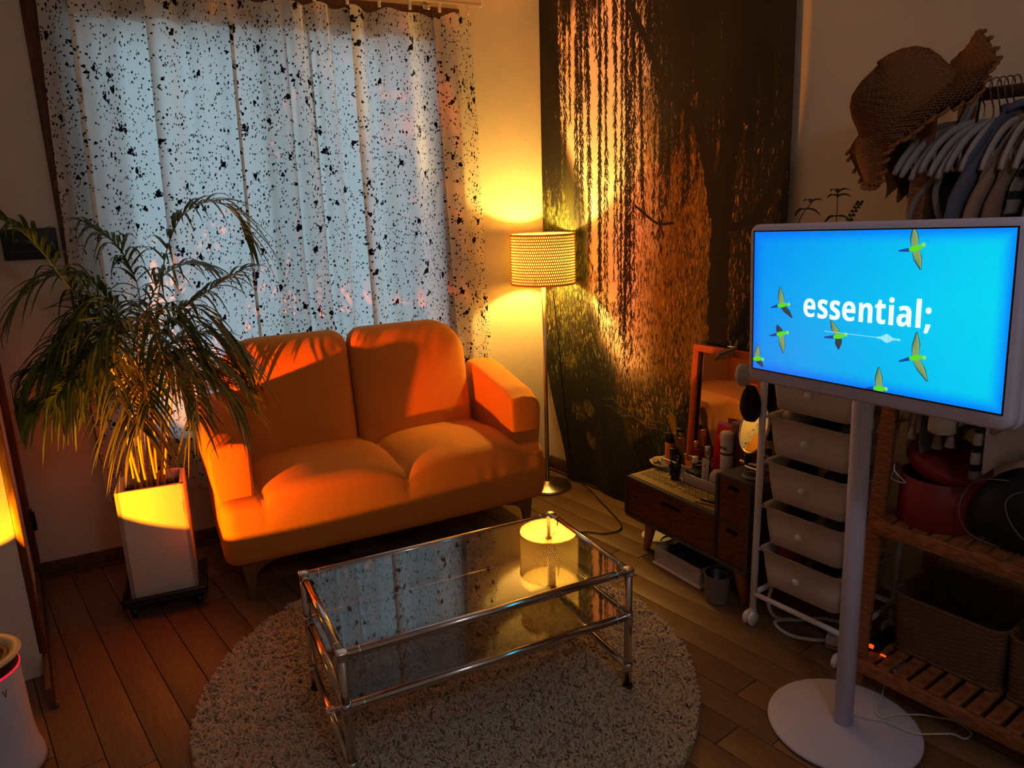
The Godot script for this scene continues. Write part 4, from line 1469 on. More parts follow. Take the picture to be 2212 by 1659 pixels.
func trolley() -> void:
	var x0 := 2.06
	var x1 := 2.37
	var z0 := -1.44
	var z1 := -1.10
	var t := thing("drawer_trolley", "narrow white drawer trolley with round knobs on wheels behind the screen pole", "trolley", Vector3(x0, 0, z0))
	var wm := M("white_metal", Color.WHITE)
	var X := x1 - x0
	var Z := z1 - z0
	for p in [[0.0, 0.0], [0.0, Z], [X, 0.0], [X, Z]]:
		obj("post", tubem([Vector3(p[0], 0.062, p[1]), Vector3(p[0], 1.05, p[1])], 0.012, 14), wm, t)
		var st := ST()
		for s in [-1.0, 1.0]:
			lathe(st, [[0.0, -0.008], [0.021, -0.008], [0.0255, -0.004], [0.0255, 0.004], [0.021, 0.008], [0.0, 0.008]], 18, Transform3D(Basis(Vector3.RIGHT, PI / 2), Vector3(-0.012, 0.0265, s * 0.011)))
		rbox(st, Vector3(0, 0.050, 0), Vector3(0.030, 0.026, 0.018), 0.006, 2)
		obj("caster", st, M("white_plastic", Color.WHITE), t, Vector3(p[0], 0, p[1]))
	for xx in [0.0, X]:
		obj("crossbar", tubem([Vector3(xx, 0.118, 0), Vector3(xx, 0.118, Z)], 0.0095, 10), wm, t)
	for zz in [0.0, Z]:
		obj("crossbar", tubem([Vector3(0, 0.118, zz), Vector3(X, 0.118, zz)], 0.0095, 10), wm, t)
	var top := ST()
	rbox(top, Vector3(X / 2, 1.055, Z / 2), Vector3(X + 0.05, 0.018, Z + 0.05), 0.006, 2)
	obj("top_board", top, wm, t)
	var ys := [0.305, 0.465, 0.625, 0.785, 0.945]
	for y in ys:
		for zz in [0.014, Z - 0.014]:
			obj("runner", tubem([Vector3(0, y - 0.010, zz), Vector3(X, y - 0.010, zz)], 0.005, 8), wm, t)
		var st := ST()
		# tub: outer skin down, floor, inner skin up; open at the top
		var rings := []
		for l in [[0.0, 0.0], [0.0, -0.007], [0.008, -0.009], [0.014, -0.075], [0.022, -0.135], [0.033, -0.140]]:
			rings.append(tub_ring(X, Z, l[0], l[1]))
		loft(st, rings, true, false)
		var bt := ST()
		rings = []
		for l in [[0.004, 0.0005], [0.014, -0.004], [0.019, -0.07], [0.026, -0.130]]:
			rings.append(tub_ring(X, Z, l[0], l[1]))
		loft(st, rings, true, false)
		loft(st, [tub_ring(X, Z, 0.0, 0.0), tub_ring(X, Z, 0.004, 0.0005)], true, false)
		for e in [[0.026, -0.130], [0.033, -0.140]]:
			var ring: Array = tub_ring(X, Z, e[0], e[1])
			var cc := Vector3(X / 2 - 0.0, e[1], Z / 2)
			for j in ring.size():
				tri(st, cc, ring[j], ring[(j + 1) % ring.size()])
		var dr := obj("drawer", st, M("drawer_plastic", Color(0.82, 0.78, 0.73), 0.5), t, Vector3(0, y, 0))
		st = ST()
		lathe(st, [[0.0055, -0.012], [0.0055, 0.004], [0.0115, 0.008], [0.013, 0.014], [0.0105, 0.020], [0.0, 0.0225]], 16, Transform3D(Basis(Vector3.FORWARD, -PI / 2), Vector3(-0.004, -0.066, Z / 2)))
		obj("knob", st, M("white_plastic", Color.WHITE), dr)
	var cl := [["folded white cloth", 3, 0.06, Color(0.75, 0.72, 0.68)], ["folded dark blue cloth", 3, 0.17, Color(0.08, 0.09, 0.15)], ["folded grey cloth", 3, 0.27, Color(0.40, 0.40, 0.40)],
		["folded black cloth", 2, 0.09, Color(0.05, 0.05, 0.06)], ["rolled slate grey garment", 2, 0.23, Color(0.22, 0.24, 0.27)],
		["dark grey folded knitwear", 1, 0.10, Color(0.15, 0.15, 0.16)], ["mottled grey rolled sock bundle", 1, 0.24, Color(0.32, 0.31, 0.30)],
		["bright pink crumpled cloth tip", 0, 0.08, Color(0.70, 0.20, 0.34)], ["dark red folded cloth", 0, 0.21, Color(0.24, 0.06, 0.05)]]
	var dn := ["lowest drawer", "second drawer up", "third drawer up", "upper drawer under the screen"]
	for k in cl.size():
		var e: Array = cl[k]
		cloth_roll("%s in the trolley's %s" % [e[0], dn[e[1]]], Vector3(x0 + 0.11, ys[e[1]] - 0.034, z0 + e[2]), Vector3(0.13, 0.085, 0.085), e[3], k + 3)
	# potted plant on top, its shoots rising over the screen
	var pl := thing("potted_plant", "leafy potted plant on the trolley, shoots rising above the screen", "plant", Vector3(2.26, 1.0645, -1.36))
	var st := ST()
	lathe(st, [[0.0, 0.0], [0.045, 0.0], [0.058, 0.09], [0.060, 0.095], [0.054, 0.095], [0.050, 0.075], [0.0, 0.075]], 28)
	obj("pot", st, M("pot_white", Color(0.75, 0.72, 0.68), 0.5), pl)
	var lf := M("house_leaf", Color(0.16, 0.24, 0.08), 0.45)
	var stems := [[Vector3(0.0, 0.08, 0.0), Vector3(0.03, 0.22, -0.01), Vector3(0.04, 0.33, -0.01), Vector3(0.04, 0.425, -0.012)], [Vector3(0.01, 0.08, 0.01), Vector3(0.03, 0.25, 0.02), Vector3(0.04, 0.34, 0.035), Vector3(0.045, 0.395, 0.062)], [Vector3(-0.01, 0.08, -0.02), Vector3(0.0, 0.24, -0.10), Vector3(0.02, 0.33, -0.135), Vector3(0.04, 0.395, -0.105)]]
	for k in 3:
		var cv := curve(stems[k], 16)
		var sm := obj("stem", tubem(cv, 0.0016, 6), M("stem_green", Color(0.17, 0.20, 0.08), 0.6), pl)
		for j in ([15, 14, 11, 9] if k == 0 else ([15, 14, 13, 12, 11, 10, 9, 8] if k == 1 else [15, 13])):
			for sg in [-1.0, 1.0]:
				var ls := ST()
				var big := 0.058 if k != 1 else 0.015
				if k == 1:
					lathe(ls, [[0.0, -0.005], [0.0045, -0.003], [0.005, 0.001], [0.0, 0.006]], 8, Transform3D(Basis(), cv[j] + Vector3(0.002 * sg, 0.002, 0.006 * sg)))
				else:
					leaflet(ls, cv[j], Vector3(0.2, (0.5 if j > 13 else 0.1), sg * (0.8 if j < 15 else 0.5)).normalized(), big, 0.030, 0.55)
				obj("leaf" if k != 1 else "bud", ls, lf, sm)

func tub_ring(X: float, Z: float, inset: float, y: float) -> Array:
	var ring := []
	for p in rrect(X + 0.012 - inset * 2, Z - 0.024 - inset * 2, [0.03, 0.03, 0.03, 0.03], 5):
		ring.append(Vector3(X / 2 - 0.006 + p.x, y, Z / 2 + p.y))
	return ring
# ------------------------------------------------------------------ low dresser and what stands on, over and under it
const DO := Vector3(2.145, 0, -2.175)
const DT := -1.652

func DW(x: float, y: float, z: float) -> Vector3:
	return Transform3D(Basis(Vector3.UP, DT), DO) * Vector3(x, y, z)

func lattice(st: SurfaceTool, o: Vector3, ux: Vector3, uy: Vector3, nx: int, ny: int, hole: float) -> void:
	st.set_smooth_group(-1)
	for j in ny:
		for i in nx:
			var c := []
			var h := []
			for k in 8:
				var a := TAU * (k + 0.5) / 8.0
				var cx := cos(a)
				var cy := sin(a)
				var mx := maxf(absf(cx), absf(cy))
				c.append(o + ux * (i + 0.5 + cx / mx * 0.5) + uy * (j + 0.5 + cy / mx * 0.5))
				h.append(o + ux * (i + 0.5 + cx * hole) + uy * (j + 0.5 + cy * hole))
			for k in 8:
				var k2 := (k + 1) % 8
				quad(st, h[k], c[k], c[k2], h[k2])
	st.set_smooth_group(0)

func mat_print() -> ImageTexture:
	var W := 640
	var H := 400
	var im := Image.create(W, H, false, Image.FORMAT_RGB8)
	im.fill(Color(0.56, 0.47, 0.30))
	var ink := Color(0.09, 0.075, 0.06)
	var cs := 46
	for j in 7:
		for i in 13:
			var x := 26 + i * cs
			var y := 34 + j * cs
			if (i * 3 + j * 5) % 11 == 4:
				for k in 6:
					var a := PI * k / 6.0
					for q in range(-9, 10):
						im.fill_rect(Rect2i(x + 18 + int(cos(a) * q), y + 18 + int(sin(a) * q), 3, 3), ink)
				continue
			im.fill_rect(Rect2i(x, y, 38, 38), ink)
			for yy in 38:
				for xx in 38:
					var r := Vector2(xx - 18.5, yy - 18.5).length()
					if (r > 6.5 and r < 15.5 and r < 13.0) or (r > 22.5):
						im.set_pixel(x + xx, y + yy, Color(0.56, 0.47, 0.30))
			im.fill_rect(Rect2i(x + 15, y - 2, 8, 8), Color(0.56, 0.47, 0.30))
	return ImageTexture.create_from_image(im)

func drawer_front(called: String, w: float, h: float, gx: float, gy: float, gw: float, parent: Node, at: Vector3) -> void:
	var o := CSGCombiner3D.new()
	o.name = called
	var b := CSGBox3D.new()
	b.name = "front_board"
	b.size = Vector3(w, h, 0.016)
	b.material = M("drawer_wood", Color.WHITE)
	o.add_child(b)
	var pts := PackedVector2Array()
	for k in 9:
		var a := PI / 2 + PI * k / 8.0
		pts.append(Vector2(-gw / 2 + 0.010 + cos(a) * 0.010, sin(a) * 0.010))
	for k in 9:
		var a := -PI / 2 + PI * k / 8.0
		pts.append(Vector2(gw / 2 - 0.010 + cos(a) * 0.010, sin(a) * 0.010))
	var c := CSGPolygon3D.new()
	c.name = "grip_hole"
	c.polygon = pts
	c.depth = 0.05
	c.position = Vector3(gx, gy, 0.025)
	c.operation = CSGShape3D.OPERATION_SUBTRACTION
	c.material = M("drawer_wood", Color.WHITE)
	o.add_child(c)
	o.position = at
	parent.add_child(o, true)

func dresser() -> void:
	var t := thing("dresser", "low dark grey dresser with reddish wood drawers and tapered legs beside the trolley", "dresser", DO, DT)
	var g := M("dresser_grey", Color.WHITE)
	var st := ST()
	var th := 0.012
	var XL := 0.52
	var XR := 0.683
	var yb := 0.148
	var yl := 0.333
	var yt := 0.505
	var D := 0.33
	# carcass: rounded skin with open front, then divider, shelf, back
	for part in [[0.0, XL + th, yb, yl], [XL, XR, yb, yt]]:
		var w: float = part[1] - part[0]
		var h: float = part[3] - part[2]
		var c := Vector3((part[0] + part[1]) / 2, (part[2] + part[3]) / 2, 0)
		var rr := [0.022, 0.004, 0.004, 0.022] if part[0] == 0.0 else [0.018, 0.022, 0.022, 0.004]
		var outer := rrect(w, h, rr, 6)
		var inner := rrect(w, h, rr, 6, th)
		var rings := []
		for e in [[inner, -D + 0.02], [inner, -0.002], [inner, 0.0], [outer, 0.0], [outer, -D]]:
			var ring := []
			for p in e[0]:
				ring.append(c + Vector3(p.x, p.y, e[1]))
			rings.append(ring)
		st.set_smooth_group(-1)
		loft(st, rings, true, false)
		var back := []
		st.set_smooth_group(0)
		box(st, c + Vector3(0, 0, -D + 0.01), Vector3(w - 0.02, h - 0.02, 0.016))
	box(st, Vector3((XL + XR) / 2, 0.322, -D / 2), Vector3(XR - XL - 0.02, 0.008, D - 0.01))
	obj("body", st, g, t)
	drawer_front("drawer", XL - th - 0.004, yl - yb - 2 * th - 0.004, 0.015, 0.035, 0.115, t, Vector3(XL / 2 + th / 2 - 0.002, (yl + yb) / 2, -0.014))
	drawer_front("drawer", XR - XL - 2 * th - 0.003, 0.163, 0.0, 0.050, 0.056, t, Vector3((XL + XR) / 2, 0.410, -0.014))
	drawer_front("drawer", XR - XL - 2 * th - 0.003, 0.152, 0.0, 0.050, 0.062, t, Vector3((XL + XR) / 2, 0.240, -0.014))
	for l in [[0.118, 0.085, -0.055], [0.60, 0.632, -0.055], [0.118, 0.085, -D + 0.05], [0.60, 0.632, -D + 0.05]]:
		obj("leg", tubem([Vector3(l[0], yb + 0.002, l[2]), Vector3(l[1], 0.0, l[2])], [0.027, 0.015], 18), M("leg_wood", Color.WHITE), t)
	var mt := thing("table_mat", "tan mat with a dark ring-and-square pattern on the low dresser", "mat", DW(0, yl + 0.002, -0.165), DT)
	obj("base", boxm(Vector3(0.49, 0.003, 0.30), 0.001), M("mat_tan", Color(0.56, 0.47, 0.30), 0.6), mt, Vector3(0.265, 0, 0))
	st = ST()
	quad_uv(st, [Vector3(0.021, 0.0018, -0.149), Vector3(0.021, 0.0018, 0.149), Vector3(0.509, 0.0018, 0.149), Vector3(0.509, 0.0018, -0.149)], [Vector2(0, 0), Vector2(0, 1), Vector2(1, 1), Vector2(1, 0)])
	var mm := M("mat_print", Color.WHITE, 0.6)
	mm.albedo_texture = mat_print()
	obj("printed_face", st, mm, mt)
	var y := yl + 0.0045
	# dish with a small whisk and a heap of dark beads
	var dish := thing("dish", "shallow pale ceramic dish with wavy rim on the dresser mat", "dish", DW(0.03, y, -0.205))
	st = ST()
	var rings := []
	for l in [[0.0, 0.003], [0.036, 0.002], [0.040, 0.0], [0.046, 0.003], [0.060, 0.014], [0.066, 0.022], [0.063, 0.023], [0.055, 0.014], [0.040, 0.007], [0.0, 0.006]]:
		var ring := []
		for j in 40:
			var a := TAU * j / 40.0
			var k: float = l[0] * (1.0 + 0.035 * sin(a * 8.0) * smoothstep(0.04, 0.066, l[0]))
			ring.append(Vector3(cos(a) * k, l[1], sin(a) * k))
		rings.append(ring)
	loft(st, rings, true, false)
	obj("bowl", st, M("dish_cream", Color(0.82, 0.76, 0.58), 0.35), dish)
	var r := RandomNumberGenerator.new()
	r.seed = 9
	st = ST()
	for k in 60:
		rbox(st, Vector3.ZERO, Vector3(0.010, 0.006, 0.007), 0.002, 1, Transform3D(Basis.from_euler(Vector3(r.randf() * 3, r.randf() * 3, r.randf() * 3)), Vector3(r.randf_range(-0.042, 0.012), 0.010 + r.randf() * 0.008, r.randf_range(-0.030, 0.030))))
	var beads := obj("dried_leaves", st, M("dark_bits", Color(0.05, 0.05, 0.06), 0.5), null, dish.position)
	beads.set_meta("kind", "stuff")
	tag(beads, "little heap of dark dried leaves lying in the pale dish", "leaves")
	var wk := thing("whisk", "short tan bamboo whisk standing in the pale dish", "whisk", dish.position + Vector3(0.012, 0.0075, 0.022))
	st = ST()
	lathe(st, [[0.012, 0.0], [0.017, 0.008], [0.0185, 0.018], [0.014, 0.032], [0.0125, 0.036]], 24)
	obj("tines", st, M("bamboo", Color(0.68, 0.52, 0.28), 0.7), wk)
	st = ST()
	lathe(st, [[0.0130, 0.033], [0.0130, 0.037]], 16)
	obj("band", st, M("black_plastic", Color.WHITE), wk)
	st = ST()
	lathe(st, [[0.0122, 0.036], [0.0118, 0.055], [0.012, 0.062], [0.008, 0.066], [0.0, 0.067]], 18)
	obj("handle", st, M("bamboo", Color.WHITE), wk)
	# clear tray at the left, white tray at the right
	var ct := thing("acrylic_tray", "clear tray with a white rim holding bottles on the dresser", "tray", DW(0.13, y, -0.225), DT)
	st = ST()
	for q in [[0, 0.056, 0.17, 0.003], [0, -0.056, 0.17, 0.003], [0.085, 0, 0.003, 0.112], [-0.085, 0, 0.003, 0.112]]:
		box(st, Vector3(q[0], 0.026, q[1]), Vector3(q[2], 0.05, q[3]))
	box(st, Vector3(0, 0.0015, 0), Vector3(0.17, 0.003, 0.112))
	obj("walls", st, M("clear_acrylic", Color(0.9, 0.88, 0.84, 0.16), 0.08), ct)
	(mats["clear_acrylic"] as StandardMaterial3D).transparency = BaseMaterial3D.TRANSPARENCY_ALPHA
	st = ST()
	var rp := [Vector3(-0.086, 0.052, -0.057), Vector3(0.086, 0.052, -0.057), Vector3(0.086, 0.052, 0.057), Vector3(-0.086, 0.052, 0.057)]
	for k in 4:
		tube(st, [rp[k], rp[(k + 1) % 4]], 0.0022, 6)
	obj("rim", st, M("white_plastic", Color.WHITE), ct)
	var wt := thing("white_tray", "white open tray of cosmetics in front of the orange mirror", "tray", DW(0.315, y, -0.225), DT)
	st = ST()
	for q in [[0, 0.090, 0.19, 0.005], [0, -0.090, 0.19, 0.005], [0.0925, 0, 0.005, 0.18], [-0.0925, 0, 0.005, 0.18]]:
		rbox(st, Vector3(q[0], 0.022, q[1]), Vector3(q[2], 0.044, q[3]), 0.002)
	rbox(st, Vector3(0, 0.002, 0), Vector3(0.188, 0.004, 0.178), 0.001)
	obj("walls", st, M("tray_white", Color(0.66, 0.63, 0.60), 0.5), wt)
	var yy := y + 0.0042
	# --- the small things
	var black := M("black_plastic", Color.WHITE)
	var b1 := thing("cosmetic_bottle", "tall square bottle with black cap and orange label in the clear tray", "bottle", DW(0.058, y + 0.0032, -0.21), DT)
	obj("body", boxm(Vector3(0.036, 0.112, 0.034), 0.003), M("amber_label", Color(0.82, 0.44, 0.12), 0.4), b1, Vector3(0, 0.056, 0))
	obj("cap", boxm(Vector3(0.0365, 0.046, 0.0345), 0.002), black, b1, Vector3(0, 0.1355, 0))
	st = ST()
	for k in 4:
		rbox(st, Vector3(-0.004, 0.055 + k * 0.012, 0.0175), Vector3(0.020, 0.0018, 0.0008), 0.0002)
	obj("label_print", st, M("print_brown", Color(0.40, 0.18, 0.05), 0.6), b1)
	var b2 := thing("cosmetic_bottle", "shorter bottle with wide black cap and tan glass body in the clear tray", "bottle", DW(0.098, y + 0.0032, -0.195))
	st = ST()
	lathe(st, [[0.0, 0.0], [0.018, 0.0], [0.020, 0.004], [0.020, 0.046], [0.017, 0.05], [0.0, 0.05]], 24)
	obj("body", st, M("tan_glass", Color(0.66, 0.46, 0.26), 0.25), b2)
	st = ST()
	lathe(st, [[0.0, 0.05], [0.0205, 0.05], [0.0205, 0.100], [0.019, 0.102], [0.0, 0.102]], 24)
	obj("cap", st, black, b2)
	var b3 := thing("cosmetic_bottle", "small dark red bottle with square black cap in front of the tan one", "bottle", DW(0.126, y + 0.0032, -0.19), DT)
	obj("body", boxm(Vector3(0.024, 0.044, 0.022), 0.003), M("dark_red_glass", Color(0.20, 0.03, 0.02), 0.2), b3, Vector3(0, 0.022, 0))
	obj("cap", boxm(Vector3(0.025, 0.036, 0.023), 0.002), black, b3, Vector3(0, 0.062, 0))
	var b4 := thing("pump_bottle", "gold-necked pump bottle with a flat black nozzle behind the bottles", "bottle", DW(0.085, y + 0.0032, -0.245), DT)
	obj("body", boxm(Vector3(0.026, 0.135, 0.026), 0.004), M("honey_glass", Color(0.72, 0.46, 0.12), 0.2), b4, Vector3(0, 0.0675, 0))
	st = ST()
	lathe(st, [[0.008, 0.135], [0.008, 0.158], [0.0, 0.158]], 14)
	obj("neck", st, M("gold", Color(0.85, 0.62, 0.25), 0.25, 1.0), b4)
	obj("nozzle", boxm(Vector3(0.040, 0.018, 0.018), 0.004), black, b4, Vector3(-0.008, 0.166, 0))
	var sp := thing("comb", "gold-bladed flat hair comb leaning among the bottles", "comb", DW(0.165, y + 0.0032, -0.205), DT)
	st = ST()
	plate(st, [Vector2(-0.052, 0.175), Vector2(-0.066, 0.235), Vector2(-0.062, 0.257), Vector2(-0.048, 0.266), Vector2(-0.034, 0.258), Vector2(-0.024, 0.225), Vector2(-0.028, 0.17)], -0.002, 0.002, 0.0008, Transform3D(Basis(Vector3.BACK, 0.22), Vector3.ZERO))
	obj("blade", st, M("gold_plate", Color(0.78, 0.60, 0.18), 0.35, 0.4), sp)
	st = ST()
	plate(st, [Vector2(-0.052, 0.178), Vector2(-0.028, 0.172), Vector2(-0.004, 0.06), Vector2(-0.004, 0.0), Vector2(-0.016, 0.0), Vector2(-0.034, 0.08)], -0.004, 0.004, 0.001, Transform3D(Basis(Vector3.BACK, 0.22), Vector3.ZERO))
	obj("handle", st, M("handle_pink", Color(0.48, 0.34, 0.30), 0.5), sp)
	var lip := thing("lip_gloss", "slim tube with a long copper cap standing before the mirror", "cosmetic", DW(0.228, yy, -0.235))
	st = ST()
	lathe(st, [[0.0, 0.0], [0.0095, 0.0], [0.0095, 0.13], [0.006, 0.135], [0.0, 0.135]], 18)
	obj("tube", st, M("gloss_brown", Color(0.35, 0.14, 0.06), 0.2), lip)
	st = ST()
	lathe(st, [[0.0055, 0.13], [0.0115, 0.15], [0.012, 0.205], [0.010, 0.208], [0.0, 0.208]], 18)
	obj("cap", st, M("copper", Color(0.80, 0.48, 0.30), 0.25, 1.0), lip)
	var rb := thing("perfume_bottle", "small red glass bottle with a round gold cap in the white tray", "bottle", DW(0.205, y + 0.0032, -0.222), DT)
	obj("body", boxm(Vector3(0.034, 0.125, 0.022), 0.006, 2), M("red_glass", Color(0.48, 0.03, 0.02), 0.15), rb, Vector3(0.004, 0.0625, 0))
	st = ST()
	lathe(st, [[0.0, 0.125], [0.010, 0.125], [0.011, 0.130], [0.010, 0.148], [0.006, 0.154], [0.0, 0.155]], 18)
	obj("cap", st, M("gold", Color.WHITE), rb, Vector3(-0.006, 0, 0))
	var sc := thing("lipstick", "silver capped cylinder standing in the middle of the white tray", "cosmetic", DW(0.272, yy, -0.215))
	st = ST()
	lathe(st, [[0.0, 0.0], [0.013, 0.0], [0.013, 0.10], [0.0, 0.10]], 20)
	obj("tube", st, M("navy_gloss", Color(0.03, 0.04, 0.12), 0.2), sc)
	st = ST()
	lathe(st, [[0.0125, 0.10], [0.0135, 0.102], [0.0135, 0.148], [0.0115, 0.151], [0.0, 0.151]], 24)
	obj("cap", st, M("chrome", Color.WHITE), sc)
	st = ST()
	for k in 7:
		lathe(st, [[0.0, -0.006], [0.006, 0.0], [0.0, 0.006]], 8, Transform3D(Basis(), Vector3(0.012 * cos(k * 0.9), 0.085 + 0.004 * sin(k * 2.0), 0.012 * sin(k * 0.9))))
	obj("jewel_band", st, M("gold", Color.WHITE), sc)
	var wc := thing("cosmetic_jar", "short white-capped jar with a ribbon loop in the white tray", "jar", DW(0.232, yy, -0.185))
	st = ST()
	lathe(st, [[0.0, 0.0], [0.013, 0.0], [0.013, 0.075], [0.0, 0.075]], 18)
	obj("body", st, M("navy_gloss", Color.WHITE), wc)
	st = ST()
	lathe(st, [[0.0115, 0.072], [0.0125, 0.074], [0.0125, 0.098], [0.0115, 0.1], [0.0, 0.1]], 20)
	obj("cap", st, M("white_plastic", Color.WHITE), wc)
	obj("ribbon", tubem(curve([Vector3(0.012, 0.078, 0.0), Vector3(0.020, 0.079, 0.022), Vector3(0.006, 0.072, 0.032), Vector3(-0.012, 0.068, 0.012)], 12), 0.0016, 5), M("white_plastic", Color.WHITE), wc)
	var nb := thing("gift_box", "flat navy box lying tilted at the front of the white tray", "box", DW(0.263, yy, -0.165), DT - 0.12)
	obj("lid", boxm(Vector3(0.075, 0.030, 0.055), 0.003), M("navy_card", Color(0.04, 0.05, 0.12), 0.5), nb, Vector3(0, 0.039, 0))
	obj("body", boxm(Vector3(0.073, 0.024, 0.053), 0.002), M("navy_card", Color.WHITE), nb, Vector3(0, 0.012, 0))
	var tb := thing("cream_tube", "flat white sample tube standing upright at the front of the white tray", "tube", DW(0.322, yy, -0.152), DT + 0.25)
	st = ST()
	rings = []
	for l in [[0.013, 0.010, 0.0], [0.0145, 0.010, 0.012], [0.0155, 0.006, 0.07], [0.016, 0.0012, 0.118], [0.016, 0.0010, 0.124]]:
		var ring := []
		for j in 20:
			var a := TAU * j / 20.0
			ring.append(Vector3(cos(a) * l[0], l[2], sin(a) * l[1]))
		rings.append(ring)
	loft(st, rings)
	obj("body", st, M("tube_white", Color(0.80, 0.76, 0.72), 0.45), tb)
	st = ST()
	for k in 7:
		rbox(st, Vector3(0.0, 0.072 - 0.007 * k, 0.0065 + 0.00045 * k), Vector3(0.016 - 0.004 * (k % 3), 0.0014, 0.0006), 0.0002)
	rbox(st, Vector3(0, 0.092, 0.0046), Vector3(0.004, 0.010, 0.0006), 0.0002)
	obj("label_print", st, M("print_grey", Color(0.35, 0.32, 0.30), 0.6), tb)
	var lc := thing("cream_jar", "white face cream tube with frosted cap and dark lettering before the mirror", "tube", DW(0.357, yy, -0.235), DT)
	st = ST()
	lathe(st, [[0.0, 0.0], [0.022, 0.0], [0.023, 0.004], [0.026, 0.085], [0.0265, 0.155], [0.0, 0.155]], 28)
	obj("body", st, M("tube_white", Color.WHITE), lc)
	st = ST()
	lathe(st, [[0.0255, 0.155], [0.027, 0.158], [0.0275, 0.196], [0.026, 0.200], [0.028, 0.204], [0.028, 0.226], [0.0265, 0.229], [0.0, 0.229]], 28)
	obj("cap", st, M("frosted", Color(0.84, 0.80, 0.78), 0.3), lc)
	st = ST()
	lathe(st, [[0.0268, 0.137], [0.0270, 0.138], [0.0270, 0.146], [0.0268, 0.147]], 28)
	obj("dark_band", st, M("print_brown", Color.WHITE), lc)
	var f := SystemFont.new()
	f.font_names = PackedStringArray(["Droid Serif"])
	var tm := TextMesh.new()
	tm.text = "LANCÔME"
	tm.font = f
	tm.font_size = 32
	tm.pixel_size = 0.0003
	tm.depth = 0.0012
	var txt := obj("lettering", tm, M("print_ink", Color(0.05, 0.05, 0.07), 0.5), lc, Vector3(0, 0.168, 0.0272))
	txt.scale = Vector3(0.044 / tm.get_aabb().size.x, 1.35, 1.0)
	st = ST()
	for k in 8:
		rbox(st, Vector3(-0.002, 0.115 - 0.010 * k, 0.0258 - 0.0003 * k), Vector3(0.022 - 0.005 * (k % 3), 0.0016, 0.0008), 0.0003)
	obj("small_print", st, M("print_grey", Color.WHITE), lc)
	var eg := thing("makeup_sponge", "round off-white sponge resting in the white tray corner", "sponge", DW(0.362, yy, -0.18))
	st = ST()
	lathe(st, [[0.0, 0.0], [0.018, 0.004], [0.031, 0.022], [0.034, 0.040], [0.030, 0.060], [0.018, 0.078], [0.0, 0.085]], 26)
	obj("body", st, M("sponge", Color(0.74, 0.70, 0.62), 0.95), eg)
	st = ST()
	lathe(st, [[0.0182, 0.0038], [0.0200, 0.004], [0.0200, 0.008], [0.0182, 0.008]], 20)
	obj("seam", st, M("sponge_dark", Color(0.55, 0.50, 0.45), 0.95), eg)
	var rp2 := thing("snack_packet", "glossy red packet with an orange circle leaning on the mirror", "packet", DW(0.292, yy, -0.262), DT)
	st = ST()
	rings = []
	for l in 12:
		var v := l / 11.0
		var ring := []
		for j in 22:
			var a := TAU * j / 22.0
			ring.append(Vector3(signf(cos(a)) * pow(absf(cos(a)), 0.5) * 0.042, 0.245 * v, signf(sin(a)) * pow(absf(sin(a)), 0.8) * 0.012 * sin(PI * clampf(v, 0.03, 0.97)) - 0.030 * v))
		rings.append(ring)
	loft(st, rings)
	obj("bag", st, M("packet_red", Color(0.74, 0.10, 0.04), 0.25), rp2)
	st = ST()
	lathe(st, [[0.0, 0.0], [0.024, 0.0], [0.024, 0.0012], [0.0, 0.0012]], 24, Transform3D(Basis(Vector3.RIGHT, PI / 2 - 0.12), Vector3(0.008, 0.185, -0.0115)))
	obj("printed_circle", st, M("packet_orange", Color(0.85, 0.38, 0.08), 0.4), rp2)
	st = ST()
	for k in 4:
		rbox(st, Vector3(0.022, 0.165 + k * 0.013, -0.0095 - 0.0012 * k), Vector3(0.010, 0.007, 0.002), 0.0005, 1, Transform3D(Basis(), Vector3.ZERO))
	obj("printed_marks", st, M("print_brown", Color.WHITE), rp2)
	var db := thing("red_box", "dark red box standing behind the frosted cream tube", "box", DW(0.405, yy - 0.004, -0.262), DT - 0.15)
	obj("carton", boxm(Vector3(0.085, 0.272, 0.04), 0.003), M("box_red", Color(0.33, 0.08, 0.06), 0.5), db, Vector3(0, 0.136, 0))
	obj("lid_flap", boxm(Vector3(0.083, 0.004, 0.042), 0.001), M("box_flap", Color(0.46, 0.20, 0.15), 0.5), db, Vector3(0, 0.274, 0))
	var mb := thing("makeup_brush", "pair of slim brushes lying crosswise on the mat by the taller drawers", "brush", DW(0.46, y + 0.004, -0.045), DT + 0.35)
	obj("wood_handle", tubem([Vector3(-0.065, 0, 0), Vector3(-0.02, 0.001, 0.0), Vector3(0.045, 0.001, 0)], [0.0055, 0.0045, 0.003], 8), M("bamboo", Color.WHITE), mb)
	obj("dark_bristles", tubem([Vector3(-0.05, 0.001, -0.022), Vector3(0.0, 0.002, -0.020), Vector3(0.045, 0.002, -0.018)], [0.010, 0.007, 0.003], 8), black, mb)
	st = ST()
	for k in 7:
		tube(st, curve([Vector3(0.02 * cos(k * 1.3), 0.10 - 0.008 * k, 0.012 * sin(k * 2.1)), Vector3(0.022 * cos(k * 0.9 + 1.0), 0.06, 0.018 * sin(k + 1.0)), Vector3(0.010 * sin(k * 2.0), 0.022, 0.02 * cos(k * 1.7)), Vector3(0.018 * sin(k * 1.1), 0.004, 0.014 * cos(k))], 9), 0.0055, 6)
	tag(obj("hair_ties", st, black, null, DW(0.178, y, -0.125)), "tangle of black hair ties hanging over the clear tray's edge", "hair ties")
	# --- on the taller part
	var y2 := yt + 0.0008
	var hm := thing("hand_mirror", "oval chrome-rimmed vanity mirror tilted on its stand above the small drawers", "mirror", DW(0.556, y2, -0.13))
	st = ST()
	tube(st, curve([Vector3(0.00, 0.014, -0.035), Vector3(0, 0.012, 0.0), Vector3(0, 0.014, 0.045)], 9), 0.0075, 8)
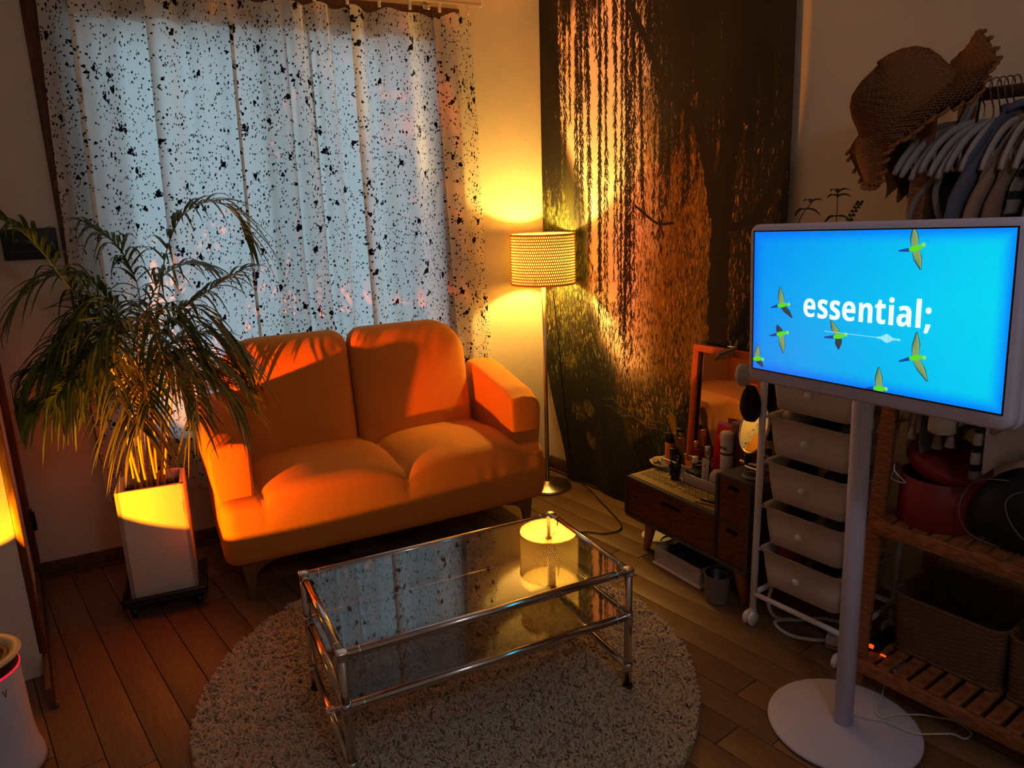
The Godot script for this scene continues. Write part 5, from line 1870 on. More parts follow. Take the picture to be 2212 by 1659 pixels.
	tube(st, [Vector3(0.03, 0.008, 0.04), Vector3(0.0, 0.012, 0.045), Vector3(-0.02, 0.009, 0.055)], 0.007, 8)
	obj("foot", st, M("chrome", Color.WHITE), hm)
	obj("neck", tubem([Vector3(0, 0.012, -0.005), Vector3(0.0, 0.05, -0.008)], 0.011, 12), M("black_plastic", Color.WHITE), hm)
	var mn := Vector3(-0.85, 0.30, -0.43).normalized()
	var mb2 := Basis(Vector3.UP.cross(mn).normalized(), mn.cross(Vector3.UP.cross(mn).normalized()), mn)
	var mc := Vector3(0.0, 0.05, -0.012) + mb2.y * 0.098
	st = ST()
	var mx := Transform3D(mb2 * Basis(Vector3.RIGHT, PI / 2), mc)
	lathe(st, [[0.0, -0.009], [0.06, -0.008], [0.092, -0.004], [0.098, 0.002], [0.096, 0.007], [0.090, 0.008], [0.087, 0.005]], 48, mx)
	obj("frame", st, M("chrome", Color.WHITE), hm)
	st = ST()
	lathe(st, [[0.0, 0.0052], [0.0875, 0.0052]], 48, mx)
	obj("glass", st, M("mirror_glass", Color(0.9, 0.9, 0.9), 0.02, 1.0), hm)
	var sb := thing("spray_bottle", "dark spray bottle with a white label behind the trolley's left post", "bottle", DW(0.565, y2, -0.245), DT)
	st = ST()
	lathe(st, [[0.0, 0.0], [0.021, 0.0], [0.022, 0.004], [0.022, 0.095], [0.018, 0.112], [0.010, 0.122], [0.010, 0.128], [0.0, 0.128]], 26)
	obj("body", st, M("dark_amber", Color(0.06, 0.035, 0.02), 0.15), sb)
	st = ST()
	lathe(st, [[0.0, 0.126], [0.0125, 0.126], [0.0125, 0.150], [0.009, 0.152], [0.009, 0.176], [0.007, 0.180], [0.0, 0.180]], 20)
	obj("spray_cap", st, black, sb)
	st = ST()
	rings = []
	for l in [0.018, 0.088]:
		var ring := []
		for j in 16:
			var a := PI * (0.12 + 0.76 * j / 15.0)
			ring.append(Vector3(cos(a) * 0.0226, l, sin(a) * 0.0226))
		rings.append(ring)
	loft(st, rings, false, false)
	obj("label", st, M("label_white", Color(0.66, 0.62, 0.58), 0.6), sb)
	st = ST()
	rings = []
	for l in [0.028, 0.055]:
		var ring := []
		for j in 10:
			var a := PI * (0.25 + 0.5 * j / 9.0)
			ring.append(Vector3(cos(a) * 0.0230, l + 0.002 * sin(j * 2.0), sin(a) * 0.0230))
		rings.append(ring)
	loft(st, rings, false, false)
	obj("label_print", st, M("navy_card", Color.WHITE), sb)
	var s2 := thing("spray_bottle", "black bottle seen between the trolley post and its drawers", "bottle", DW(0.64, y2, -0.26))
	st = ST()
	lathe(st, [[0.0, 0.0], [0.023, 0.0], [0.024, 0.004], [0.024, 0.12], [0.0, 0.12]], 22)
	obj("body", st, M("black_gloss", Color(0.02, 0.025, 0.05), 0.25), s2)
	st = ST()
	lathe(st, [[0.0, 0.12], [0.0235, 0.12], [0.0235, 0.165], [0.021, 0.168], [0.0, 0.168]], 22)
	obj("cap", st, black, s2)
	var sx := thing("earring_box", "little pale box with a pearl in its window beside the spray bottle", "box", DW(0.522, y2, -0.285), DT)
	obj("carton", boxm(Vector3(0.034, 0.036, 0.03), 0.002), M("tube_white", Color.WHITE), sx, Vector3(0, 0.018, 0))
	obj("window", boxm(Vector3(0.022, 0.022, 0.002), 0.0005), M("window_dark", Color(0.22, 0.13, 0.10), 0.3), sx, Vector3(0, 0.018, 0.0152))
	st = ST()
	lathe(st, [[0.0, -0.006], [0.005, -0.003], [0.006, 0.0], [0.005, 0.003], [0.0, 0.006]], 12, Transform3D(Basis(), Vector3(0.002, 0.012, 0.017)))
	obj("pearl", st, M("pearl", Color(0.9, 0.86, 0.8), 0.25), sx)
	var hc := thing("eyelash_curler", "chrome handled curler with a pink grip lying on the small drawers' top", "curler", DW(0.60, y2, -0.13), DT)
	obj("chrome_arm", tubem(curve([Vector3(-0.04, 0.009, 0.022), Vector3(0.0, 0.010, 0.026), Vector3(0.03, 0.010, 0.022)], 9), 0.006, 10), M("chrome", Color.WHITE), hc)
	obj("pink_grip", tubem(curve([Vector3(0.02, 0.008, 0.012), Vector3(0.04, 0.012, 0.002), Vector3(0.06, 0.008, -0.01)], 9), [0.004, 0.0065, 0.0075, 0.0075, 0.007, 0.007, 0.0065, 0.006, 0.004], 10), M("grip_pink", Color(0.50, 0.26, 0.22), 0.35), hc)
	st = ST()
	lathe(st, [[0.030, 0.0], [0.034, 0.003], [0.034, 0.012], [0.031, 0.013], [0.029, 0.010]], 28)
	var rg := thing("trinket_pot", "shallow black pot with a pale rim on the small drawers' top", "pot", DW(0.640, y2, -0.055))
	obj("rim", st, M("rim_grey", Color(0.50, 0.50, 0.52), 0.4), rg)
	st = ST()
	lathe(st, [[0.0, 0.001], [0.030, 0.001], [0.0305, 0.009], [0.028, 0.011], [0.0, 0.008]], 28)
	obj("well", st, black, rg)
	# --- leaning mirror
	var bm := thing("wall_mirror", "orange framed mirror leaning on the wall behind the dresser", "mirror", DW(0.26, y - 0.0005, -0.290), DT)
	bm.transform = Transform3D(Basis(Vector3.UP, DT + 0.085) * Basis(Vector3.RIGHT, -0.06), DW(0.262, y + 0.0, -0.292))
	var mw := 0.36
	var mh := 0.545
	st = ST()
	for q in [[0, 0.0145, mw, 0.029], [0, mh - 0.0145, mw, 0.029], [-mw / 2 + 0.0145, mh / 2, 0.029, mh - 0.05], [mw / 2 - 0.0145, mh / 2, 0.029, mh - 0.05]]:
		rbox(st, Vector3(q[0], q[1], -0.012), Vector3(q[2], q[3], 0.026), 0.0015)
	obj("frame", st, M("mirror_orange", Color(0.84, 0.36, 0.12), 0.5), bm)
	st = ST()
	box(st, Vector3(0, mh / 2, -0.021), Vector3(mw - 0.04, mh - 0.04, 0.004))
	obj("glass", st, M("mirror_glass", Color.WHITE), bm)
	st = ST()
	for q in [[-mw / 2 + 0.032, mh / 2, 0.006, mh - 0.06], [mw / 2 - 0.032, mh / 2, 0.006, mh - 0.06]]:
		rbox(st, Vector3(q[0], q[1], -0.016), Vector3(q[2], q[3], 0.01), 0.001)
	obj("inner_lip", st, M("lip_dark", Color(0.12, 0.06, 0.04), 0.5), bm)
	var cl := thing("hair_claw", "clear brown hair claw hooked on the mirror's top edge", "hair clip", Vector3(2.435, 0.838, -1.868), DT)
	st = ST()
	for k in 5:
		tube(st, curve([Vector3(0.012 * k - 0.02, 0.045, 0.005), Vector3(0.012 * k - 0.045, 0.030, 0.022), Vector3(0.010 * k - 0.055, 0.006, 0.020)], 8), 0.0035, 6)
	tube(st, curve([Vector3(0.035, 0.085, 0.0), Vector3(0.02, 0.055, 0.008), Vector3(-0.03, 0.030, 0.026), Vector3(-0.06, 0.0, 0.02)], 14), 0.006, 8)
	tube(st, curve([Vector3(0.0, 0.085, 0.006), Vector3(0.006, 0.055, 0.0), Vector3(0.02, 0.02, -0.006)], 9), 0.005, 8)
	obj("jaws", st, M("claw_amber", Color(0.52, 0.40, 0.26), 0.2), cl)
	obj("spring", tubem([Vector3(-0.008, 0.060, 0.004), Vector3(0.034, 0.062, 0.004)], 0.006, 10), M("chrome", Color.WHITE), cl)
	# --- hanging from the trolley
	var fn := FastNoiseLite.new()
	fn.frequency = 9.0
	for e in [[true, Vector3(2.038, 0.815, -1.475), Vector3(0.055, 0.12, 0.088)], [false, Vector3(2.046, 0.905, -1.515), Vector3(0.045, 0.075, 0.06)]]:
		st = ST()
		rings = []
		var sz: Vector3 = e[2]
		for i in 14:
			var v := i / 13.0
			var ring := []
			var rr := pow(maxf(0.0, sin(PI * clampf(v, 0.04, 0.97))), 0.35) * (0.75 + 0.25 * v if e[0] else 1.0)
			for j in 24:
				var a := TAU * j / 24.0
				var k := 1.0 + (0.10 if e[0] else 0.35) * fn.get_noise_3d(cos(a) * 0.1, v * 0.12, sin(a) * 0.1)
				ring.append(Vector3(cos(a) * rr * k * sz.x / 2, (0.5 - v) * sz.y, sin(a) * rr * k * sz.z / 2))
			rings.append(ring)
		loft(st, rings)
		if e[0]:
			tag(obj("cloth_pouch", st, M("black_cloth", Color.WHITE), null, e[1]), "black fabric pouch hanging on the trolley's left post under the screen", "pouch")
		else:
			tag(obj("plastic_bag", st, M("bag_film", Color(0.72, 0.68, 0.64), 0.4), null, e[1]), "crumpled pale plastic bag peeking out at the screen's lower left corner", "bag")
	# --- under the dresser
	var bk := thing("storage_basket", "low white perforated basket under the dresser", "basket", DW(0.335, 0, -0.085), DT)
	st = ST()
	rbox(st, Vector3(0, 0.006, 0), Vector3(0.275, 0.012, 0.20), 0.005, 2)
	obj("floor_tray", st, M("basket_white", Color(0.78, 0.72, 0.66), 0.5), bk)
	for q in [[Vector3(-0.13, 0.012, 0.092), Vector3(0.26 / 26, 0, 0), 26], [Vector3(-0.13, 0.012, -0.092), Vector3(0.26 / 26, 0, 0), 26], [Vector3(-0.13, 0.012, -0.092), Vector3(0, 0, 0.184 / 18), 18], [Vector3(0.13, 0.012, -0.092), Vector3(0, 0, 0.184 / 18), 18]]:
		st = ST()
		lattice(st, q[0], q[1], Vector3(0, 0.0105, 0), q[2], 7, 0.26)
		obj("pierced_wall", st, M("basket_white", Color.WHITE), bk)
	cloth_roll("dark cloth stuffed in the perforated basket", DW(0.33, 0.055, -0.085), Vector3(0.15, 0.075, 0.22), Color(0.025, 0.025, 0.03), 31, "")
	var bu := thing("waste_bin", "small greyish bucket with a black liner at the dresser's right end", "bucket", DW(0.560, 0, 0.015))
	st = ST()
	lathe(st, [[0.0, 0.003], [0.036, 0.003], [0.040, 0.0], [0.043, 0.006], [0.048, 0.108], [0.0495, 0.110], [0.0495, 0.113], [0.046, 0.113]], 32)
	obj("body", st, M("bucket_grey", Color(0.50, 0.45, 0.41), 0.6), bu)
	st = ST()
	lathe(st, [[0.0465, 0.1135], [0.050, 0.1145], [0.044, 0.108], [0.038, 0.06], [0.0, 0.05]], 32)
	obj("liner", st, M("black_plastic", Color.WHITE), bu)
	st = ST()
	for k in 6:
		var a := 2.2 + 0.02 * k
		rbox(st, Vector3(cos(2.15 + 0.18 * (k % 2)) * 0.0462, 0.035 + 0.008 * (k / 2) * 1.0, sin(3.4 + 0.16 * (k % 2)) * 0.046), Vector3(0.004, 0.006, 0.004), 0.001)
	obj("faded_print", st, M("print_orange", Color(0.55, 0.30, 0.12), 0.6), bu)
	st = ST()
	lathe(st, [[0.0, 0.0], [0.072, 0.0], [0.075, 0.004], [0.070, 0.009], [0.0, 0.010]], 36)
	tag(obj("round_plate", st, M("white_plastic", Color.WHITE), null, Vector3(2.325, 0.0, -2.14)), "flat white disc lying on the floor behind the dresser leg", "disc")
	tag(obj("cable", tubem(curve([Vector3(2.30, 0.006, -2.03), Vector3(2.28, 0.006, -2.08), Vector3(2.33, 0.012, -2.10), Vector3(2.40, 0.006, -2.05)], 16), 0.0035, 6), M("cable_black", Color.WHITE)), "short dark cable beside the white disc under the dresser", "cable")
	# --- cables under the trolley
	var cw := obj("cable", tubem(curve([Vector3(2.16, 0.155, -1.42), Vector3(2.13, 0.07, -1.425), Vector3(2.14, 0.012, -1.40), Vector3(2.19, 0.008, -1.34), Vector3(2.26, 0.008, -1.30), Vector3(2.30, 0.01, -1.22), Vector3(2.34, 0.01, -1.16)], 50), 0.0065, 8), M("cable_white", Color.WHITE))
	tag(cw, "thick white cable looping down behind the trolley's bottom bar", "cable")
	var cv := obj("cable", tubem(curve([Vector3(2.18, 0.008, -1.36), Vector3(2.12, 0.008, -1.385), Vector3(2.09, 0.008, -1.345), Vector3(2.09, 0.008, -1.29), Vector3(2.125, 0.008, -1.235), Vector3(2.155, 0.012, -1.20)], 40), 0.0065, 8), M("cable_white", Color.WHITE))
	tag(cv, "thick white cable curving over the floor to the white adapter", "cable")
	var ad := thing("power_adapter", "white power adapter block on the floor behind the screen pole", "adapter", Vector3(2.165, 0, -1.165), 0.35)
	obj("case", boxm(Vector3(0.06, 0.045, 0.085), 0.006, ), M("white_plastic", Color.WHITE), ad, Vector3(0, 0.0225, 0))
	obj("grey_band", boxm(Vector3(0.061, 0.016, 0.086), 0.004), M("rim_grey", Color.WHITE), ad, Vector3(0, 0.012, 0))
# ------------------------------------------------------------------ clothes rack and its load
func garment(called: String, label: String, z: float, yt: float, yb: float, x_front: float, thick: float, m: Material, yaw: float, s: int, sleeve_to := 0.0, sleeve_m: Material = null, group := "") -> void:
	var fn := FastNoiseLite.new()
	fn.seed = s
	fn.frequency = 1.0
	var t := thing(called, label, "garment", Vector3(2.25, yb, z), yaw, group)
	var st := ST()
	var rings := []
	var hw := 2.25 - x_front
	var n := 26
	for i in n:
		var v := float(i) / (n - 1)
		var y := lerpf(yt, yb, v)
		var sh := clampf((yt - y) / 0.135, 0.0, 1.0)
		var w := lerpf(0.045, 0.205, pow(sh, 0.85)) + (hw - 0.205) * smoothstep(0.2, 0.7, v)
		var th := thick * lerpf(0.5, 1.0, sh) * (1.0 + 0.25 * v)
		if i == 0: th *= 0.5
		var ring := []
		for j in 44:
			var a := TAU * j / 44.0
			var k := 1.0 + 0.25 * v * sin(a * 9.0 + s) + 0.18 * fn.get_noise_2d(cos(a) * 2.0 + s, v * 1.5)
			ring.append(Vector3(cos(a) * w, y - yb - (0.012 * sin(a * 5.0 + s) if i == n - 1 else 0.0), sin(a) * th * k + 0.006 * sin(v * 7.0 + s)))
		rings.append(ring)
	loft(st, rings)
	obj("body", st, m, t)
	st = ST()
	tube(st, curve([Vector3(-0.055, yt - yb - 0.005, 0.012), Vector3(0.0, yt - yb + 0.012, 0.022), Vector3(0.055, yt - yb - 0.005, 0.012), Vector3(0.0, yt - yb + 0.004, -0.02), Vector3(-0.055, yt - yb - 0.005, 0.01)], 24), 0.010, 8)
	obj("collar", st, m, t)
	if sleeve_to > 0.0:
		for sd in [-1.0, 1.0]:
			var sl := ST()
			var pts := []
			var rad := []
			for i in 20:
				var v := i / 19.0
				var out := smoothstep(0.0, 0.35, v)
				pts.append(Vector3(sd * (lerpf(0.09, 0.195, out) + 0.035 * sin(v * 2.0)), lerpf(yt - 0.055, sleeve_to, pow(v, 1.25)) - yb, 0.008 + 0.010 * sin(v * 5.0 + s)))
				rad.append((lerpf(0.018, 0.030, out) + 0.010 * sin(v * PI * 0.9)) * (1.0 + 0.06 * sin(v * 31.0 + s)))
			var sr := []
			for i in 20:
				var ring := []
				for j in 16:
					var a := TAU * j / 16.0
					ring.append(pts[i] + Vector3(cos(a) * rad[i], 0, sin(a) * rad[i] * 0.4))
				sr.append(ring)
			loft(sl, sr)
			obj("sleeve", sl, sleeve_m if sleeve_m else m, t)

func cloth_m(called: String, c: Color) -> StandardMaterial3D:
	var m := M(called, c, 0.95)
	bump(m, noise(0.12, FastNoiseLite.TYPE_PERLIN, 3, 17), 0.08, Vector3(8, 8, 8))
	return m

func stripes(a: Color, b: Color, duty: float, period: float) -> StandardMaterial3D:
	var im := Image.create(8, 64, false, Image.FORMAT_RGB8)
	for y in 64:
		for x in 8:
			im.set_pixel(x, y, b if y < 64 * duty else a)
	var m := StandardMaterial3D.new()
	m.roughness = 0.95
	tex(m, ImageTexture.create_from_image(im), Vector3(1, 1.0 / period, 1))
	return m

func hanger_thing(k: int, z: float, yaw: float, label: String, drop := 0.0) -> void:
	var t := thing("clothes_hanger", label, "hanger", Vector3(2.25, 1.60 - drop, z), yaw, "white hangers on the rack rail")
	var st := ST()
	var hp := []
	for i in 15:
		var a := deg_to_rad(215.0 - 250.0 * i / 14.0)
		hp.append(Vector3(-cos(a) * 0.021, 0.151 + drop + sin(a) * 0.021 + 0.0, 0))
	hp.append(Vector3(-0.012, 0.122 + drop, 0))
	hp.append(Vector3(0.003, 0.10, 0))
	hp.append(Vector3(0, 0.055, 0))
	tube(st, curve(hp, 44), 0.0021, 6)
	obj("hook", st, M("chrome_dark", Color(0.62, 0.60, 0.57), 0.3, 1.0), t)
	st = ST()
	var rings := []
	for i in 41:
		var u := (i - 20) / 20.0
		var au := absf(u)
		var x := u * 0.205
		var y := 0.062 - 0.058 * au * au - 0.068 * pow(au, 3.5)
		var sl := -u * (0.116 + 0.24 * au * au) / 0.205
		var nrm := Vector3(-sl, 1, 0).normalized()
		var h := 0.0105 if au < 0.98 else 0.006
		var ring := []
		for j in 10:
			var a := TAU * j / 10.0
			ring.append(Vector3(x, y, 0) + nrm * sin(a) * h + Vector3(0, 0, cos(a) * 0.0065))
		rings.append(ring)
	loft(st, rings)
	obj("shoulder_bar", st, M("hanger_white", Color(0.70, 0.66, 0.63), 0.5), t)
	st = ST()
	for sd in [-1.0, 1.0]:
		tube(st, curve([Vector3(sd * 0.158, -0.008, 0), Vector3(sd * 0.158, -0.034, 0), Vector3(sd * 0.146, -0.046, 0), Vector3(sd * 0.134, -0.036, 0), Vector3(sd * 0.134, -0.018, 0)], 12), 0.0045, 6)
	obj("strap_notch", st, M("hanger_white", Color.WHITE), t)

func rack() -> void:
	var wood := M("rack_wood", Color.WHITE)
	var x0 := 2.012
	var x1 := 2.45
	var z0 := -1.03
	var z1 := 0.20
	var t := thing("clothes_rack", "brown wooden clothes rack with slatted shelves along the right wall", "clothes rack", Vector3(x0, 0, z0))
	for zz in [0.0, z1 - z0]:
		for e in [[0.0, 0.115], [x1 - x0, x1 - x0 - 0.115]]:
			var st := ST()
			var d := Vector3(e[1] - e[0], 1.80, 0.0)
			var up := d.normalized()
			rbox(st, Vector3.ZERO, Vector3(0.020, d.length(), 0.045), 0.003, 1, Transform3D(Basis(Vector3(up.y, -up.x, 0), up, Vector3(0, 0, 1)), Vector3(e[0] + d.x / 2 + 0.012, 0.90, zz)))
			obj("upright", st, wood, t)
		var cb := ST()
		rbox(cb, Vector3((x1 - x0) / 2, 1.745, zz), Vector3(0.24, 0.05, 0.02), 0.003)
		obj("top_brace", cb, wood, t)
	obj("rail", tubem([Vector3(0.25, 1.735, -0.01), Vector3(0.25, 1.735, z1 - z0 + 0.02)], 0.0165, 18), M("rail_wood", Color(0.42, 0.27, 0.17), 0.5), t)
	for sh in [[0.072, 0.0], [0.528, 0.02]]:
		var a: float = sh[1]
		for xx in [a + 0.0, x1 - x0 - a]:
			obj("shelf_rail", boxm(Vector3(0.018, 0.042, z1 - z0), 0.003), wood, t, Vector3(xx - 0.002, sh[0] + 0.008, (z1 - z0) / 2))
		var sm := boxm(Vector3(x1 - x0 - 2 * a - 0.02, 0.014, 0.036), 0.003)
		var k := 0
		while 0.03 + k * 0.05 < z1 - z0:
			obj("slat", sm, wood, t, Vector3((x1 - x0) / 2, sh[0] + 0.021, 0.028 + k * 0.05))
			k += 1
	var top_low := 0.102
	var top_up := 0.557
	# round red box with its lid tipped aside
	var hb := thing("hat_box", "round red hat box on the upper shelf, lid tipped askew", "box", Vector3(2.16, top_up, -0.905))
	var red := M("hatbox_red", Color(0.50, 0.08, 0.07), 0.6)
	var st := ST()
	lathe(st, [[0.0, 0.0], [0.104, 0.0], [0.106, 0.003], [0.106, 0.142], [0.104, 0.143], [0.102, 0.141], [0.102, 0.006], [0.0, 0.006]], 56)
	obj("body", st, red, hb)
	st = ST()
	lathe(st, [[0.108, -0.034], [0.110, -0.034], [0.110, 0.0], [0.107, 0.003], [0.0, 0.003]], 56, Transform3D(Basis(Vector3(1, 0, 0.35).normalized(), 0.44), Vector3(0.015, 0.196, 0.015)))
	obj("lid", st, red, hb)
	obj("carry_cord", tubem(curve([Vector3(-0.09, 0.12, -0.055), Vector3(-0.10, 0.15, -0.085), Vector3(-0.085, 0.165, -0.095), Vector3(-0.075, 0.145, -0.100), Vector3(-0.085, 0.12, -0.10), Vector3(-0.09, 0.118, -0.06)], 26), 0.0022, 6), M("cable_white", Color.WHITE), hb)
	# black bag with pale piping
	var bg := thing("black_bag", "soft black bag with pale piping on the upper shelf", "bag", Vector3(2.14, top_up, -0.68))
	st = ST()
	var rings := []
	for i in 18:
		var v := i / 17.0
		var ring := []
		var rr := pow(maxf(0.02, sin(PI * clampf(v, 0.02, 0.98))), 0.3)
		for j in 32:
			var a := TAU * j / 32.0
			var cx := signf(cos(a)) * pow(absf(cos(a)), 0.75)
			var cz := signf(sin(a)) * pow(absf(sin(a)), 0.75)
			ring.append(Vector3(cx * rr * 0.09, 0.002 + v * 0.21, cz * rr * (0.15 - 0.05 * v)))
		rings.append(ring)
	loft(st, rings)
	obj("body", st, M("bag_black", Color(0.018, 0.018, 0.022), 0.6), bg)
	for e in [[-0.062, -0.132], [-0.078, -0.03]]:
		obj("piping", tubem(curve([Vector3(e[0] + 0.02, 0.196, e[1] + 0.14), Vector3(e[0] - 0.004, 0.19, e[1] + 0.05), Vector3(e[0] - 0.012, 0.15, e[1] + 0.01), Vector3(e[0] - 0.018, 0.085, e[1] + 0.002 + (0.04 if e[1] > -0.1 else 0.0)), Vector3(e[0] - 0.012, 0.03, e[1] + 0.03 + (0.09 if e[1] > -0.1 else 0.0)), Vector3(e[0], 0.012, e[1] + 0.10 + (0.03 if e[1] > -0.1 else 0.0))], 28), 0.0020, 6), M("piping_grey", Color(0.42, 0.38, 0.36), 0.5), bg)
	# two wicker baskets on the lower shelf
	for k in 2:
		var b := thing("wicker_basket", ["brown wicker basket on the rack's lower shelf, next to the glowing switches", "brown wicker basket at the lower shelf's cut-off end"][k], "basket", Vector3(2.276, top_low, -0.842 + k * 0.318), 0.0, "wicker baskets on the lower shelf")
		wicker(b)
	# hangers and clothes along the rail
	var hz := [-1.000, -0.984, -0.962, -0.943, -0.921, -0.904, -0.888]
	var hl := ["first in the row, under the straw hat's brim", "second along the rail from the straw hat", "third along the rail from the straw hat", "fourth along the rail from the straw hat", "fifth along the rail, its tip lowest", "sixth along the rail from the straw hat", "seventh, tucked against the blue-grey jacket"]
	for k in 7:
		hanger_thing(k, hz[k], -0.34 + 0.02 * k, "white curved plastic hanger, " + hl[k], 0.008 * (k % 3))
	hanger_thing(8, -0.775, 0.0, "white plastic hanger over the striped shirt", 0.0)
	hanger_thing(10, -0.872, -0.12, "white hanger inside the blue-grey jacket's collar", 0.0)
	hanger_thing(11, -0.838, -0.05, "white hanger inside the tan jacket's collar", 0.0)
	hanger_thing(12, -0.806, 0.0, "white hanger inside the brownish beige jacket's collar", 0.0)
	hanger_thing(9, -0.735, 0.0, "white hanger inside the large pale shirt at the photo's right edge", 0.0)
	garment("jacket", "blue-grey jacket hanging beside the empty white hangers", -0.872, 1.690, 0.95, 1.955, 0.013, cloth_m("cloth_blue_grey", Color(0.38, 0.39, 0.45)), -0.12, 1, 1.0)
	garment("jacket", "tan jacket hanging next to the blue-grey one", -0.838, 1.665, 0.93, 1.985, 0.012, cloth_m("cloth_tan", Color(0.62, 0.50, 0.40)), -0.05, 2, 1.0)
	garment("jacket", "brownish beige jacket between the tan jacket and the striped shirt", -0.806, 1.655, 0.90, 1.995, 0.012, cloth_m("cloth_beige", Color(0.54, 0.43, 0.35)), 0.0, 3, 0.98)
	var st_m := stripes(Color(0.62, 0.56, 0.50), Color(0.03, 0.03, 0.06), 0.36, 0.052)
	garment("shirt", "cream and navy striped shirt, its banded cuffs showing below the screen", -0.778, 1.62, 0.86, 2.06, 0.010, st_m, 0.0, 4, 0.765, st_m)
	garment("shirt", "large pale shirt with navy chest stripes at the screen's right edge", -0.735, 1.645, 0.80, 1.985, 0.014, cloth_m("cloth_pale", Color(0.66, 0.58, 0.53)), 0.0, 5, 0.9)
	for k in 4:
		var bs := ST()
		tube(bs, [Vector3(2.006, 1.185 - 0.038 * k, -0.757), Vector3(1.975, 1.185 - 0.038 * k, -0.735), Vector3(1.990, 1.185 - 0.038 * k, -0.700), Vector3(2.05, 1.185 - 0.038 * k, -0.690)], 0.0085, 6)
		var sb := obj("stripe", bs, M("stripe_navy", Color(0.03, 0.035, 0.08), 0.9), get_node("shirt_001"))
		sb.position = -(get_node("shirt_001") as Node3D).position
	garment("skirt", "long grey garment whose hem hangs below the screen before the red box", -0.925, 1.60, 0.795, 2.04, 0.014, cloth_m("cloth_grey", Color(0.40, 0.40, 0.43)), 0.0, 6)
	var cf := ST()
	lathe(cf, [[0.030, 0.0], [0.034, 0.004], [0.034, 0.09], [0.0, 0.40]], 24)
	tag(obj("knit_sleeve", cf, cloth_m("cloth_cream", Color(0.74, 0.68, 0.58)), null, Vector3(2.01, 0.868, -0.855)), "cream knitted sleeve end showing just below the screen's rim", "garment")
	# fringe bag: a cream cord bag with tassels, its straps over the hangers
	var fb := thing("fringed_bag", "cream cord bag hanging from the rack, tassels below the screen", "bag", Vector3(2.10, 0.80, -0.99))
	st = ST()
	rings = []
	for i in 10:
		var v := i / 9.0
		var ring := []
		for j in 24:
			var a := TAU * j / 24.0
			ring.append(Vector3(cos(a) * 0.035 * (1.0 - 0.3 * v), 0.105 + 0.42 * v, sin(a) * 0.14 * (1.0 - 0.45 * v)))
		rings.append(ring)
	loft(st, rings)
	obj("pouch", st, cloth_m("cord_cream", Color(0.70, 0.63, 0.56)), fb)
	for s in [[-0.055, 0.075], [0.10, 0.105]]:
		obj("strap", tubem(curve([Vector3(-0.02, 0.50, s[0]), Vector3(0.0, 0.65, s[0] * 0.4 - 0.02), Vector3(0.03, 0.74, s[1] * 0.4 - 0.03), Vector3(0.15, 0.945, s[1] * 0.3)], 18), 0.008, 8), M("strap_cream", Color(0.58, 0.53, 0.49), 0.9), fb)
	for k in 7:
		var z := -0.10 + 0.034 * k + (0.02 if k > 2 else 0.0)
		var ts := ST()
		tube(ts, [Vector3(-0.01, 0.13, z), Vector3(-0.008 + 0.003 * sin(k), 0.07, z + 0.003 * cos(k * 2.0)), Vector3(-0.008, 0.035, z)], 0.0055, 8)
		tube(ts, [Vector3(-0.008, 0.04, z), Vector3(-0.008, 0.032, z), Vector3(-0.008, 0.006 - 0.006 * (k % 3), z)], [0.006, 0.009, 0.0145], 10)
		obj("tassel", ts, M("cord_cream", Color.WHITE), fb)
	var kb := thing("black_bag", "dark bag with a twisted chain strap between the hangers and the jacket", "bag", Vector3(2.17, 1.30, -0.965))
	st = ST()
	rings = []
	for i in 9:
		var v := i / 8.0
		var ring := []
		for j in 24:
			var a := TAU * j / 24.0
			ring.append(Vector3(cos(a) * 0.05, 0.20 * v, sin(a) * 0.09 * (1.0 - 0.25 * v)))
		rings.append(ring)
	loft(st, rings)
	obj("body", st, M("bag_grey", Color(0.12, 0.11, 0.12), 0.7), kb)
	for s in [-0.055, 0.045]:
		st = ST()
		for k in 34:
			var p := Vector3(-0.03 + 0.0032 * k, 0.19 + 0.0072 * k, s * (1.0 - k / 45.0))
			rbox(st, p, Vector3(0.006, 0.010, 0.006), 0.002, 1, Transform3D(Basis(), Vector3.ZERO))
		obj("chain", st, M("chain_dark", Color(0.20, 0.20, 0.22), 0.3, 1.0), kb)
	# caps nested behind the straw hat
	var capc := [["pale cream bucket hat", Color(0.70, 0.61, 0.53)], ["tan bucket hat", Color(0.44, 0.29, 0.19)], ["charcoal bucket hat", Color(0.16, 0.16, 0.17)], ["navy bucket hat", Color(0.06, 0.075, 0.16)]]
	for k in 4:
		var h := thing("bucket_hat", capc[k][0] + " hanging in the stack below the straw hat", "hat", Vector3(2.30 + 0.006 * k, 1.590 - 0.012 * k, -1.175 + 0.034 * k), 0.0, "hats stacked on the rack's end")
		var ax := Vector3(0.42, 0.28, 0.86).normalized()
		var bx := Basis(Vector3.UP.cross(ax).normalized(), ax, Vector3.UP.cross(ax).normalized().cross(ax))
		st = ST()
		lathe(st, [[0.0, 0.060], [0.045, 0.058], [0.066, 0.048], [0.072, 0.035], [0.080, -0.015], [0.084, -0.02]], 40, Transform3D(bx, Vector3.ZERO))
		obj("crown", st, cloth_m("hat_cloth_%d" % k, capc[k][1]), h)
		st = ST()
		rings = []
		for l in [[0.080, -0.012], [0.088, -0.030], [0.098, -0.048], [0.106, -0.058], [0.108, -0.062], [0.104, -0.061], [0.094, -0.048], [0.080, -0.020]]:
			var ring := []
			for j in 40:
				var a := TAU * j / 40.0
				ring.append(bx * Vector3(cos(a) * l[0], l[1] + 0.008 * sin(a * 3.0 + k), sin(a) * l[0]))
			rings.append(ring)
		loft(st, rings, true, false)
		obj("brim", st, cloth_m("hat_cloth_%d" % k, capc[k][1]), h)
	straw_hat()
